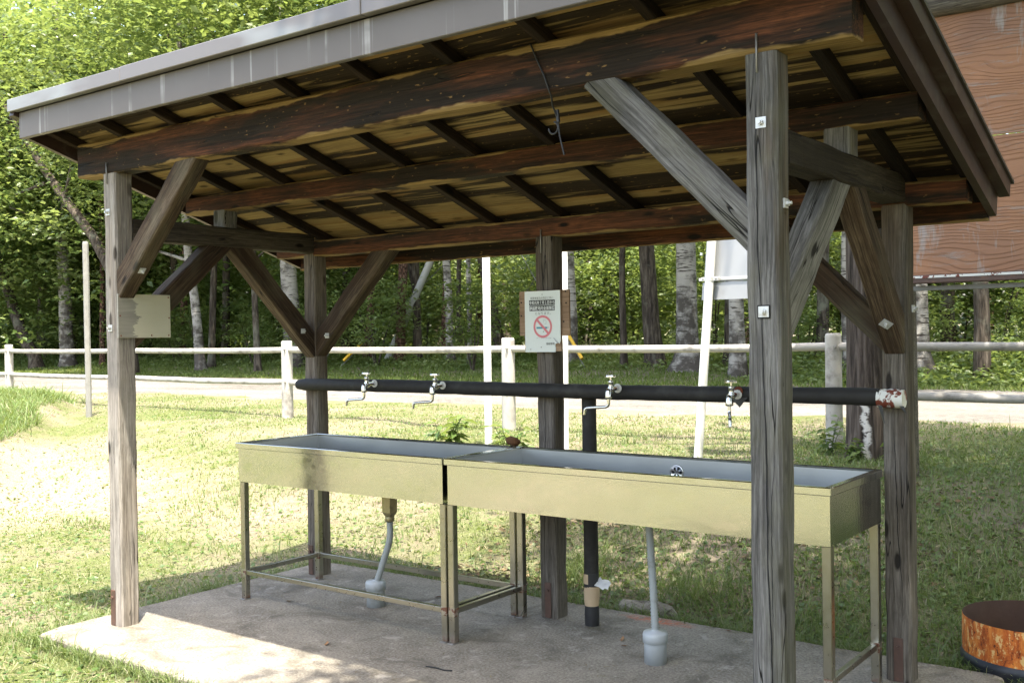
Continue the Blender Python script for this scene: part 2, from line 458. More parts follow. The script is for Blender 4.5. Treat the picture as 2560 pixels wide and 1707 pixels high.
def bark(name, kind):
    k = NT(name)
    v = k.local()
    if kind == 'dark':
        f = k.noise(k.map(v, (9, 9, 1.3)), 1.6, 5, 0.65, 0.5)
        c = k.ramp(f, [(0.35, (0.022, 0.018, 0.014)), (0.52, (0.075, 0.06, 0.046)), (0.72, (0.17, 0.145, 0.115))])
        lich = k.noise(v, 2.2, 5)
        c = k.mix(k.step(lich, 0.56, 0.72), c, (0.17, 0.17, 0.13))
        k.bump(f, 1.0, 0.06)
    elif kind == 'birch':
        f = k.noise(k.map(v, (1.6, 1.6, 15)), 1.6, 4, 0.6)
        g = k.noise(k.map(v, (2.2, 2.2, 2.6)), 1.2, 5, 0.65)
        z = k.sep(v)[2]
        zz = k.sep(k.obj())[2]
        c = k.mix(k.noise(v, 3, 4), (0.22, 0.205, 0.18), (0.46, 0.435, 0.39))
        c = k.mix(k.step(f, 0.565, 0.62), c, (0.055, 0.045, 0.038))
        low = k.math('ADD', g, k.math('ADD', 0.03, k.math('MULTIPLY', k.step(zz, 2.2, 0.0), 0.13)))
        c = k.mix(k.step(low, 0.52, 0.68), c, (0.075, 0.066, 0.056))
        k.bump(k.math('SUBTRACT', k.noise(k.map(v, (5, 5, 18)), 1, 3), k.step(low, 0.56, 0.62)), 0.6, 0.03)
    elif kind == 'pine':
        f = k.voro(k.map(v, (9, 9, 4)), 1.6, 'DISTANCE_TO_EDGE')
        n = k.noise(v, 9, 4)
        c = k.ramp(n, [(0.35, (0.085, 0.045, 0.03)), (0.6, (0.19, 0.11, 0.08)), (0.75, (0.30, 0.20, 0.155))])
        c = k.mix(k.step(f, 0.09, 0.02), c, (0.022, 0.014, 0.01))
        k.bump(k.math('ADD', k.step(f, 0.0, 0.15), k.math('MULTIPLY', n, 0.4)), 0.9, 0.04)
    elif kind == 'cedar':
        f = k.noise(k.map(v, (16, 16, 1.1)), 1.5, 5, 0.6, 0.3)
        c = k.ramp(f, [(0.36, (0.022, 0.018, 0.015)), (0.5, (0.075, 0.06, 0.05)), (0.7, (0.17, 0.145, 0.125))])
        s = k.sep(k.obj())
        wob = k.math('ADD', k.math('MULTIPLY', k.noise(k.map(v, (1, 1, 5)), 1.5, 4), 0.16), -0.08)
        # pale resin run low on the camera side
        dx = k.math('ABSOLUTE', k.math('ADD', k.math('SUBTRACT', s[0], 0.03), wob))
        run = k.math('MULTIPLY', k.math('MULTIPLY', k.step(dx, 0.034, 0.016), k.step(s[2], 0.62, 0.50)), k.step(s[1], 0.05, 0.0))
        run = k.math('MULTIPLY', run, k.step(k.noise(k.map(v, (30, 30, 45)), 1, 3), 0.34, 0.46))
        c = k.mix(run, c, (0.62, 0.60, 0.56))
        k.bump(f, 1.0, 0.04)
    M[name] = k.done(c, 0.9, 0, 0.2)

bark('bark_dark', 'dark'); bark('bark_birch', 'birch'); bark('bark_pine', 'pine'); bark('bark_cedar', 'cedar')

# weathered red-brown sign plywood with raised contour grain
k = NT('red_plywood')
v = k.local(3.0)
w = k.noise(k.map(v, (0.75, 1, 2.2)), 1.5, 2, 0.45)
lines = k.math('FRACT', k.math('ADD', k.math('MULTIPLY', w, 10.0), k.math('ADD', k.math('MULTIPLY', k.sep(v)[2], 33.0), k.math('MULTIPLY', k.noise(k.map(v, (3, 1, 7)), 1.5, 3), 0.9))))
ln = k.step(lines, 0.30, 0.05)
base = k.mix(k.noise(k.map(v, (2, 1, 9)), 1.3, 5, 0.65), (0.30, 0.138, 0.07), (0.44, 0.225, 0.125))
base = k.mix(k.step(k.noise(k.map(v, (1.2, 1, 1.6), loc=(3, 3, 3)), 1.2, 4), 0.4, 0.7), base, (0.26, 0.135, 0.085))
c = k.mix(k.math('MULTIPLY', k.math('MULTIPLY', ln, 0.34), k.step(k.noise(v, 3.0, 4), 0.34, 0.6)), base, (0.10, 0.045, 0.028))
peel = k.noise(k.map(v, (2.0, 1, 13)), 1.5, 6, 0.75)
c = k.mix(k.math('MULTIPLY', k.step(peel, 0.56, 0.68), 0.7), c, (0.31, 0.28, 0.26))
top = k.math('MULTIPLY', k.step(k.noise(k.map(v, (3.4, 1, 0.7), loc=(2, 0, 5)), 1.4, 5, 0.7), 0.57, 0.65), 0.85)
c = k.mix(top, c, (0.34, 0.31, 0.29))
k.bump(k.math('SUBTRACT', k.noise(k.map(v, (3, 1, 30)), 1, 3), ln), 0.6, 0.006)
M['red_plywood'] = k.done(c, 0.75)

# burnt, rusted drum wall
k = NT('drum_rust')
v = k.obj()
n = k.noise(k.map(v, (17, 17, 7)), 1.0, 6, 0.72, 0.5)
sp = k.noise(k.map(v, (42, 42, 26)), 1.0, 4, 0.7)
c = k.ramp(n, [(0.36, (0.13, 0.028, 0.010)), (0.48, (0.44, 0.105, 0.02)), (0.60, (0.60, 0.20, 0.04))])
c = k.mix(k.step(sp, 0.55, 0.62), c, (0.66, 0.42, 0.17))
c = k.mix(k.step(sp, 0.42, 0.36), c, (0.12, 0.03, 0.012))
c = k.mix(k.step(k.noise(k.map(v, (5, 5, 3)), 1, 5), 0.66, 0.7), c, (0.36, 0.36, 0.35))
k.bump(k.math('ADD', n, sp), 0.5, 0.006)
M['drum_rust'] = k.done(c, 0.8, 0, 0.3)

# torn white lagging with rust showing
k = NT('torn_lagging')
v = k.obj()
n = k.noise(k.map(v, (22, 16, 16)), 1.0, 4, 0.7, 0.6)
c = k.mix(k.step(n, 0.54, 0.58), (0.68, 0.68, 0.64), (0.16, 0.035, 0.018))
k.bump(n, 0.6, 0.006)
M['torn_lagging'] = k.done(c, 0.6)

# ------------------------------------------------------------------ mesh helpers
class MB:
    def __init__(self):
        self.v = []; self.f = []; self.sm = []
    def add(self, vs, fs, smooth=False):
        o = len(self.v)
        self.v += [tuple(p) for p in vs]
        self.f += [tuple(i + o for i in q) for q in fs]
        self.sm += [smooth] * len(fs)
        return self
    def box(self, x0, x1, y0, y1, z0, z1, c=0.0):
        if c <= 0:
            vs = [(x, y, z) for z in (z0, z1) for y in (y0, y1) for x in (x0, x1)]
            fs = [(0, 2, 3, 1), (4, 5, 7, 6), (0, 1, 5, 4), (2, 6, 7, 3), (0, 4, 6, 2), (1, 3, 7, 5)]
            return self.add(vs, fs)
        c = min(c, (x1 - x0) * .4, (y1 - y0) * .4, (z1 - z0) * .4)
        lay = []
        for z, d in ((z0, c), (z0 + c, 0), (z1 - c, 0), (z1, c)):
            lay.append([(x0 + c + d * .0, y0 + d, z), (x1 - c, y0 + d, z), (x1 - d, y0 + c, z), (x1 - d, y1 - c, z),
                        (x1 - c, y1 - d, z), (x0 + c, y1 - d, z), (x0 + d, y1 - c, z), (x0 + d, y0 + c, z)])
        vs = [p for l in lay for p in l]
        fs = [tuple(range(7, -1, -1)), tuple(range(24, 32))]
        for i in range(3):
            for j in range(8):
                a, b = i * 8 + j, i * 8 + (j + 1) % 8
                fs.append((a, b, b + 8, a + 8))
        return self.add(vs, fs)
    def prism(self, poly, z0, z1):
        n = len(poly)
        vs = [(x, y, z0) for x, y in poly] + [(x, y, z1) for x, y in poly]
        fs = [tuple(range(n - 1, -1, -1)), tuple(range(n, 2 * n))]
        fs += [(i, (i + 1) % n, n + (i + 1) % n, n + i) for i in range(n)]
        return self.add(vs, fs)
    def tube(self, pts, rad, n=10, cap=True, smooth=True):
        pts = [Vector(p) for p in pts]
        if not hasattr(rad, '__len__'):
            rad = [rad] * len(pts)
        vs = []; fs = []
        ref = None
        for i, p in enumerate(pts):
            a = pts[max(0, i - 1)]; b = pts[min(len(pts) - 1, i + 1)]
            t = (b - a).normalized()
            if ref is None:
                ref = Vector((0, 0, 1)) if abs(t.z) < .9 else Vector((1, 0, 0))
            u = (ref - t * ref.dot(t)).normalized()
            ref = u
            w = t.cross(u)
            for j in range(n):
                th = 2 * math.pi * j / n
                vs.append(p + (u * math.cos(th) + w * math.sin(th)) * rad[i])
        for i in range(len(pts) - 1):
            for j in range(n):
                a, b = i * n + j, i * n + (j + 1) % n
                fs.append((a, b, b + n, a + n))
        self.add(vs, fs, smooth)
        if cap:
            self.add(vs[:n], [tuple(range(n - 1, -1, -1))])
            self.add(vs[-n:], [tuple(range(n))])
        return self
    def lathe(self, prof, n=24, loc=(0, 0, 0), axis='Z', smooth=True):
        vs = []; fs = []
        for r, h in prof:
            for j in range(n):
                th = 2 * math.pi * j / n
                x, y, z = r * math.cos(th), r * math.sin(th), h
                if axis == 'Y':
                    x, y, z = x, h, y
                elif axis == 'X':
                    x, y, z = h, x, y
                vs.append((x + loc[0], y + loc[1], z + loc[2]))
        for i in range(len(prof) - 1):
            for j in range(n):
                a, b = i * n + j, i * n + (j + 1) % n
                q = (a, b, b + n, a + n)
                fs.append(q if axis != 'Y' else q[::-1])
        return self.add(vs, fs, smooth)
    def mesh(self, name):
        me = bpy.data.meshes.new(name)
        me.from_pydata(self.v, [], self.f)
        me.polygons.foreach_set('use_smooth', self.sm)
        me.update()
        return me
    def build(self, name, mat, parent=None, loc=(0, 0, 0)):
        o = bpy.data.objects.new(name, self.mesh(name))
        COL.objects.link(o)
        o.data.materials.append(M[mat])
        o.location = loc
        if parent is not None:
            o.parent = parent
        return o

def empty(name, loc, label, cat, group=None, rz=0.0):
    o = bpy.data.objects.new(name, None)
    COL.objects.link(o)
    o.location = loc
    o.rotation_euler = (0, 0, rz)
    o.empty_display_size = 0.1
    return tag(o, label, cat, group)

def tag(o, label=None, cat=None, group=None, kind=None):
    if label: o['label'] = label
    if cat: o['category'] = cat
    if group: o['group'] = group
    if kind: o['kind'] = kind
    return o

def structure(o, label=None):
    o['kind'] = 'structure'
    if label: o['label'] = label
    return o

def beam_mesh(name, length, w, h, cham=0.006, seg=10, wob=0.0015, seed=0, bow=0.0):
    """timber along local X, width along Y, height along Z, worn arrises"""
    r = random.Random(seed)
    mb = MB()
    vs = []
    for i in range(seg + 1):
        t = i / seg
        x = (t - .5) * length
        oy = r.uniform(-wob, wob); oz = r.uniform(-wob, wob) + bow * (1 - (2 * t - 1) ** 2)
        hw, hh = w / 2, h / 2
        c = cham * r.uniform(.6, 1.5)
        for (y, z) in ((-hw + c, -hh), (hw - c, -hh), (hw, -hh + c), (hw, hh - c), (hw - c, hh), (-hw + c, hh), (-hw, hh - c), (-hw, -hh + c)):
            vs.append((x, y + oy, z + oz))
    fs = [tuple(range(7, -1, -1)), tuple(range(seg * 8, seg * 8 + 8))]
    for i in range(seg):
        for j in range(8):
            a, b = i * 8 + j, i * 8 + (j + 1) % 8
            fs.append((a, b, b + 8, a + 8))
    mb.add(vs, fs)
    me = mb.mesh(name)
    # outward normals
    return me

def frame(p0, p1, upv):
    p0, p1 = Vector(p0), Vector(p1)
    x = (p1 - p0).normalized()
    z = Vector(upv)
    z = (z - x * z.dot(x)).normalized()
    y = z.cross(x)
    mt = Matrix((x, y, z)).transposed().to_4x4()
    mt.translation = (p0 + p1) / 2
    return mt

WM = {}
def beam(name, p0, p1, w, h, mat, parent, upv=(0, 0, 1), cham=0.006, seg=10, wob=0.0015, seed=None, bow=0.0, me=None):
    L = (Vector(p1) - Vector(p0)).length
    if me is None:
        me = beam_mesh(name, L, w, h, cham, seg, wob, seed if seed is not None else random.randint(0, 9999), bow)
        me.materials.append(M[mat])
    o = bpy.data.objects.new(name, me)
    COL.objects.link(o)
    mt = frame(p0, p1, upv)
    WM[o.name] = mt.copy()
    if parent is not None:
        o.parent = parent
        mt = Matrix.Translation(-Vector(parent.location)) @ mt
    o.matrix_local = mt
    return o

def np_mesh(name, verts, tris, tint=None):
    me = bpy.data.meshes.new(name)
    nv, nt = len(verts), len(tris)
    me.vertices.add(nv)
    me.vertices.foreach_set('co', np.ascontiguousarray(verts, dtype=np.float32).ravel())
    me.loops.add(nt * 3)
    me.loops.foreach_set('vertex_index', np.ascontiguousarray(tris, dtype=np.int32).ravel())
    me.polygons.add(nt)
    me.polygons.foreach_set('loop_start', np.arange(nt, dtype=np.int32) * 3)
    me.polygons.foreach_set('loop_total', np.full(nt, 3, dtype=np.int32))
    if tint is not None:
        a = me.attributes.new('tint', 'FLOAT', 'FACE')
        a.data.foreach_set('value', np.ascontiguousarray(tint, dtype=np.float32))
    me.update(calc_edges=True)
    return me

# ------------------------------------------------------------------ terrain
def sst(a, b, t):
    t = np.clip((t - a) / (b - a), 0, 1)
    return t * t * (3 - 2 * t)

def ground_z(x, y):
    x = np.asarray(x, float); y = np.asarray(y, float)
    z = -0.055 + 0.455 * sst(1.75, 5.2, y) + 0.03 * sst(5.5, 9, y)
    z = z + 0.30 * sst(16.0, 20.5, y) + 0.02 * np.clip(y - 20, 0, 60)
    z = z + 0.10 * sst(2, -3, x) * sst(1.5, 4.5, y) * (1 - sst(5.5, 8, y)) * 0.35
    bl = -6.3 - 1.28 * (y - 2.5)
    z = z + 0.26 * sst(0.7, -0.3, x - bl) * sst(-1.5, 0.5, y) * (1 - sst(5.0, 6.6, y))
    rough = (1 - 0.85 * sst(8.6, 9.2, y) * (1 - sst(15.2, 16.0, y)))
    near = sst(0.0, 0.5, np.maximum(np.maximum(-0.3 - x, x - 4.0), np.maximum(-0.4 - y, y - 1.7)))
    b = 0.020 * np.sin(1.9 * x + 0.7 * np.sin(1.3 * y)) * np.sin(2.1 * y + 0.5 * x) + 0.010 * np.sin(5.3 * x + 1.0) * np.sin(4.7 * y + 2.0 * np.sin(x))
    return z + b * rough * near

def axis(pts):
    out = []
    for a, b, n in pts:
        out += list(np.linspace(a, b, n, endpoint=False))
    return np.array(out + [pts[-1][1]])

xs = axis([(-400, -80, 14), (-80, -30, 40), (-30, -6, 96), (-6, 7, 120), (7, 30, 24), (30, 300, 12)])
ys = axis([(-120, -12, 14), (-12, -3, 24), (-3, 7, 110), (7, 24, 90), (24, 60, 24), (60, 500, 14)])
X, Y = np.meshgrid(xs, ys)
Z = ground_z(X, Y)
inslab = (X > -0.2) & (X < 3.9) & (Y > -0.3) & (Y < 1.6)
Z = np.where(inslab, -0.13, Z)
nx = len(xs)
verts = np.stack([X.ravel(), Y.ravel(), Z.ravel()], 1)
i = np.arange(len(ys) - 1)[:, None] * nx + np.arange(nx - 1)[None, :]
i = i.ravel()
tris = np.concatenate([np.stack([i, i + 1, i + nx + 1], 1), np.stack([i, i + nx + 1, i + nx], 1)])
me = np_mesh('ground', verts, tris)
me.polygons.foreach_set('use_smooth', [True] * len(tris))
me.materials.append(M['turf_soil'])
ground = bpy.data.objects.new('ground', me)
COL.objects.link(ground)
structure(ground, 'grassy ground rising from the slab to the road')

# gravel road beyond the fence
rx = axis([(-140, -40, 40), (-40, 8, 160), (8, 80, 30)])
rows = []
ncol = 9
for x in rx:
    y0 = 8.85 + 0.22 * math.sin(0.9 * x) + 0.16 * math.sin(2.3 * x + 1) + 0.1 * math.sin(5.1 * x)
    y1 = 15.6 + 0.35 * math.sin(0.55 * x + 2) + 0.22 * math.sin(1.7 * x) + 0.1 * math.sin(4.3 * x)
    for j in range(ncol):
        t = j / (ncol - 1)
        y = y0 + (y1 - y0) * t
        zz = float(ground_z(x, y)) + (0.022 if 0 < j < ncol - 1 else -0.01)
        rows.append((x, y, zz))
fs = []
for a in range(len(rx) - 1):
    for j in range(ncol - 1):
        q = a * ncol + j
        fs.append((q, q + ncol, q + ncol + 1, q + 1))
road = MB().add(rows, fs, True).build('road', 'road_gravel')
structure(road, 'pale gravel road running behind the rail fence')

# concrete slab with worn edges
SX0, SX1, SY0, SY1 = -0.255, 3.93, -0.355, 1.648
def slab_outline(n=120):
    pts = []
    r = random.Random(5)
    def seg(a, b, k):
        for i in range(k):
            t = i / k
            pts.append((a[0] + (b[0] - a[0]) * t + r.uniform(-.007, .007), a[1] + (b[1] - a[1]) * t + r.uniform(-.007, .007)))
    c = 0.04
    seg((SX0 + c, SY0), (SX1 - c, SY0), 42); seg((SX1, SY0 + c), (SX1, SY1 - c), 20)
    seg((SX1 - c, SY1), (SX0 + c, SY1), 42); seg((SX0, SY1 - c), (SX0, SY0 + c), 20)
    return pts
ol = slab_outline()
n = len(ol)
cx, cy = (SX0 + SX1) / 2, (SY0 + SY1) / 2
def shrink(p, d):
    return (p[0] - d * (1 if p[0] > cx + 2.0 else -1 if p[0] < cx - 2.0 else 0), p[1] - d * (1 if p[1] > cy + .9 else -1 if p[1] < cy - .9 else 0))
vs = [(x, y, -0.16) for x, y in ol] + [(x, y, -0.014) for x, y in ol] + [(*shrink(p, .006), -0.004) for p in ol] + [(*shrink(p, .02), 0.0) for p in ol]
fs = [(l * n + i, l * n + (i + 1) % n, (l + 1) * n + (i + 1) % n, (l + 1) * n + i) for l in range(3) for i in range(n)]
fs.append(tuple(range(3 * n, 4 * n)))
slab = MB().add(vs, fs).build('concrete_slab', 'concrete')
structure(slab, 'worn grey concrete slab under the shelter')
ks = MB()
rr = random.Random(3)
yy = 0.22
while yy < 1.05:
    l = rr.uniform(.12, .25)
    ks.box(-0.37 + rr.uniform(-.008, .008), -0.315, yy, yy + l, -0.09, -0.034 + rr.uniform(-.006, .004), 0.006)
    yy += l + rr.uniform(.004, .012)
structure(ks.build('kerb_strip', 'concrete'), 'low pale edging half lost in grass beside the slab')

# ------------------------------------------------------------------ the shelter
P = 0.105; H = P / 2
L, D, XM = 3.561, 1.362, 1.780
SL = 0.32
def zr(y):                      # underside of the rafters
    return 2.506 - SL * y
sh = empty('wash_shelter', (L / 2, D / 2, 0), 'open timber wash shelter with lean-to roof over the steel sinks', 'shelter')
def post(x, y, top, mat, seed):
    return beam('post', (x, y, 0.0), (x, y, top), P, P, mat, sh, upv=(0, -1, 0), cham=0.009, seg=16, wob=0.0022, seed=seed)
p_fl = post(0, 0, 2.342, 'sunlit_post_wood', 1)
p_fr = post(L, 0, 2.342, 'post_wood', 2)
p_bl = post(0, D, 2.0, 'brown_post_wood', 3)
p_bm = post(XM, D, 1.985, 'brown_post_wood', 4)
p_br = post(L, D, 2.0, 'brown_post_wood', 5)

def sub(mb, name, mat, par):
    """child of a part that carries its own rotation; geometry given in world coordinates"""
    o = mb.build(name, mat)
    o.parent = par
    o.matrix_parent_inverse = WM[par.name].inverted()
    return o

def bolt_plate(par, c, nrm, size=0.036, diamond=False, recess=0.0):
    c = Vector(c); nrm = Vector(nrm).normalized()
    upv = Vector((0, 0, 1)); upv = (upv - nrm * upv.dot(nrm)).normalized(); sd = upv.cross(nrm)
    if diamond:
        upv, sd = (upv + sd).normalized(), (upv - sd).normalized()
    mb = MB()
    hs = size / 2
    vs = []
    for d in (-0.002, 0.004):
        for a, b in ((-1, -1), (1, -1), (1, 1), (-1, 1)):
            vs.append(c + sd * a * hs + upv * b * hs + nrm * d)
    mb.add(vs, [(4, 5, 6, 7), (0, 1, 5, 4), (1, 2, 6, 5), (2, 3, 7, 6), (3, 0, 4, 7)])
    mb.tube([c + nrm * .004, c + nrm * .013], 0.0095, 6, smooth=False)
    mb.tube([c + nrm * .013, c + nrm * .021], 0.0055, 10)
    sub(mb, 'bolt_plate', 'galvanised', par)
    if recess:
        hs += recess
        fr = MB()
        vs = []
        for a, b in ((-1, -1), (1, -1), (1, 1), (-1, 1)):
            vs.append(c + sd * a * hs + upv * b * hs + nrm * 0.0012)
        fr.add(vs, [(0, 1, 2, 3)])
        sub(fr, 'bolt_recess', 'dark_hole', par)

yf = -H - 0.001
bolt_plate(p_fr, (L + .002, yf, 2.123), (0, -1, 0), .034)
bolt_plate(p_fr, (L + .003, yf, 1.534), (0, -1, 0), .034, recess=.004)
bolt_plate(p_fr, (L + H + .001, .006, 1.873), (1, 0, 0), .03)
bolt_plate(p_fl, (-.009, yf, 2.141), (0, -1, 0), .034)
bolt_plate(p_fl, (-.004, yf, 1.542), (0, -1, 0), .034)
bolt_plate(p_br, (L + H + .001, D + .03, 1.56), (1, 0, 0), .03)

def staple(par, x, y, z0, z1):
    mb = MB()
    mb.tube([(x, y + .02, z1), (x, y - .004, z1), (x, y - .004, z0), (x, y + .02, z0)], .0035, 6)
    sub(mb, 'iron_staple', 'dull_steel', par)
staple(p_fr, L - .008, -H - .002, 2.282, 2.401)
staple(p_fl, -.012, -H - .002, 2.29, 2.396)
staple(p_bm, XM - .01, D - H - .002, 1.90, 2.02)
for par, x, y in ((p_fl, -.022, yf), (p_bl, -.02, D - H - .001), (p_bm, XM + .0, D - H - .001), (p_br, L + .0, D - H - .001)):
    mb = MB()
    mb.box(x - .019, x + .019, y - .004, y + .001, 0.002, .185, 0.001)
    mb.tube([(x, y - .003, .145), (x, y - .012, .145)], .008, 6, smooth=False)
    sub(mb, 'base_strap', 'brown_strap', par)

def split(par, x, y, z0, z1, w, seed, nrm='y'):
    r = random.Random(seed)
    n_ = 34
    a = []; b = []
    off = 0.0
    for i in range(n_ + 1):
        t = i / n_
        off += r.uniform(-.0022, .0022)
        off *= .97
        ww = w * math.sin(math.pi * min(1, max(0, t))) ** .5 * r.uniform(.6, 1.1) + .0002
        z = z0 + (z1 - z0) * t
        xx = x + off + .010 * math.sin(3 * t + seed)
        a.append((xx - ww / 2, y, z)); b.append((xx + ww / 2, y, z))
    vs = a + b
    fs = [(i, n_ + 1 + i, n_ + 2 + i, i + 1) for i in range(n_)]
    if nrm == 'x':
        vs = [(y, xx, z) for xx, _, z in vs]
        fs = [f[::1] for f in fs]
    sub(MB().add(vs, fs), 'drying_split', 'dark_hole', par)
split(p_fr, L + .004, -H - .0030, .02, 1.48, .0050, 1)
split(p_fr, L - .012, -H - .0030, 1.30, 2.22, .0035, 2)
split(p_fr, L + .024, -H - .0030, .55, 1.1, .0022, 3)
split(p_bm, XM - .006, D - H - .0030, .25, 1.38, .004, 4)
split(p_bm, XM + .01, D - H - .0030, 1.70, 1.97, .004, 5)
split(p_fl, H + .0030, -.005, .9, 1.46, .003, 6, 'x') if False else None
split(p_bl, .012, D - H - .0030, .8, 1.35, .003, 7)
split(p_br, L + .012, D - H - .0030, .3, 1.1, .0035, 8)

# purlins, tie beams, struts
beam('purlin', (-.285, 0, 2.4325), (3.85, 0, 2.4325), P, .181, 'purlin_wood', sh, seed=21, seg=18, wob=.003, cham=.008)
beam('purlin', (-.30, D / 2, 2.257), (3.85, D / 2, 2.257), P, .096, 'purlin_wood', sh, seed=22, seg=18, wob=.003, cham=.008)
beam('purlin', (-.30, D, 2.033), (3.85, D, 2.033), P, .096, 'purlin_wood', sh, seed=23, seg=18, wob=.0025, cham=.008)
for x, s in ((0, 31), (L, 32)):
    for_y0 = H
    beam('tie_beam', (x, H - .002, 2.058), (x, D - H + .002, 2.058), P * .97, .112, 'tie_wood', sh, seed=s, seg=10, wob=.003)
    beam('short_strut', (x, D / 2, 2.112), (x, D / 2, 2.212), P * .93, P * .93, 'post_wood', sh, upv=(0, -1, 0), seed=s + 5, seg=3)


# braces (each cut flush against post and beam)
def brace(px, pz, bx, bz, y, mat, seed, w=.09, t=.09):
    return beam('brace', (px, y, pz), (bx, y, bz), t, w, mat, sh, seed=seed, seg=8, wob=.002, cham=.007)
b1 = beam('brace', (3.555, -.002, 1.755), (2.945, -.002, 2.375), .088, .108, 'post_wood', sh, seed=41, seg=9, wob=.002)
b2 = beam('brace', (.01, -.002, 1.725), (.675, -.002, 2.385), .088, .118, 'brace_wood', sh, seed=42, seg=9, wob=.002)
b3 = beam('brace', (0, .0, 1.455), (0, .66, 2.045), .086, .115, 'brace_wood', sh, seed=43, seg=9, wob=.002)
b4 = beam('brace', (0, D, 1.385), (0, .715, 2.04), .086, .115, 'brace_wood', sh, seed=44, seg=9, wob=.002)
b5 = beam('brace', (-.01, D, 1.385), (.655, D, 2.03), .088, .115, 'brace_wood', sh, seed=45, seg=9, wob=.002)
b6 = beam('brace', (L, 0.0, 1.46), (L, .62, 2.05), .086, .13, 'post_wood', sh, seed=46, seg=9, wob=.002)
b7 = beam('brace', (L, D, 1.40), (L, .72, 2.045), .086, .115, 'brace_wood', sh, seed=47, seg=9, wob=.002)
b8 = beam('brace', (L, D, 1.40), (2.93, D, 2.02), .088, .10, 'brace_wood', sh, seed=48, seg=9, wob=.002)
bolt_plate(b7, (L + .004, 1.183, 1.497), (0, -.71, -.70), .042, diamond=True)
bolt_plate(b2, (.203, -.004, 1.832), (.705, 0, -.71), .034)
bolt_plate(b4, (.047, D - .15, 1.52), (1, 0, .0), .03)
bolt_plate(b5, (.15, D - .047, 1.49), (0, -1, 0), .03)

# roof: rafters, sheathing boards, fascia, flashing, sheet
YF, YB = -0.31, 1.60
sl_n = Vector((0, SL, 1)).normalized()
def rp(x, y, off):             # point on the roof, off = distance above the rafters' underside
    return Vector((x, y, zr(y))) + sl_n * off
raf = None
RX = [-.335, .10, .545, .985, 1.42, 1.86, 2.30, 2.735, 3.175, 3.61, 3.845]
for x in RX:
    o = beam('rafter', rp(x, YF + .032, .024), rp(x, YB - .032, .024), .045, .048, 'rafter_wood', sh, upv=sl_n, me=raf, seed=61, seg=6, wob=.001, cham=.003)
    raf = raf or o.data
nb = 11
ylo, yhi = YF + .03, YB - .03
bw = (yhi - ylo) / nb
bms = []
for i in range(nb):
    yc = ylo + (i + .5) * bw
    ln = math.sqrt(1 + SL * SL) * bw
    me = bms[i % 3] if i >= 3 else None
    o = beam('roof_board', rp(-.372, yc, .0555 + .0006 * (i % 2)), rp(3.882, yc, .0555 + .0006 * (i % 2)), ln - .004, .013, 'board_wood', sh, upv=sl_n, me=me, seed=70 + i, seg=8, wob=.0008, cham=.002)
    if me is None:
        bms.append(o.data)

def part(mb, name, mat, loc=None):
    o = mb.build(name, mat)
    o.parent = sh
    o.matrix_parent_inverse = Matrix.Translation(-Vector(sh.location))
    return o
XL, XR = -.40, 3.905
part(MB().box(XL, XR, YF, YF + .028, 2.533, 2.668, .003), 'front_fascia', 'fascia_metal')
part(MB().box(XL + .03, XR - .03, YB - .028, YB, 1.925, 2.035, .003), 'back_fascia', 'purlin_wood')
def raked(x0, x1, off0, off1, y0, y1):
    a = [rp(x0, y0, off0), rp(x1, y0, off0), rp(x1, y0, off1), rp(x0, y0, off1)]
    b = [rp(x0, y1, off0), rp(x1, y1, off0), rp(x1, y1, off1), rp(x0, y1, off1)]
    return MB().add(a + b, [(0, 1, 2, 3), (7, 6, 5, 4), (0, 4, 5, 1), (1, 5, 6, 2), (2, 6, 7, 3), (3, 7, 4, 0)])
part(raked(XR - .03, XR, -.055, .062, YF + .03, YB + .0), 'rake_fascia', 'brown_metal')
part(raked(XL, XL + .03, -.055, .062, YF + .03, YB + .0), 'rake_fascia', 'brown_metal')
part(raked(XR + .001, XR + .045, .035, .098, YF - .04, YB + .012), 'rake_flashing', 'brown_metal')
part(raked(XL - .045, XL - .001, .035, .098, YF - .04, YB + .012), 'rake_flashing', 'brown_metal')
# front flashing in lapped lengths
xa = XL - .045
for ln_, dz in ((1.02, 0), (1.55, .0015), (1.75, 0)):
    xb = min(xa + ln_, XR + .045)
    part(MB().box(xa + .001, xb - .001, YF - .04 - dz, YF - .002, 2.670, 2.735 + dz, .003), 'front_flashing', 'flashing_metal')
    xa = xb
part(raked(XL - .055, XR + .055, .099, .112, YF - .055, YB + .03), 'roof_sheet', 'roof_metal')
for x in RX[1::2]:
    part(raked(x - .012, x + .012, .112, .13, YF - .05, YB + .025), 'roof_seam', 'roof_metal')

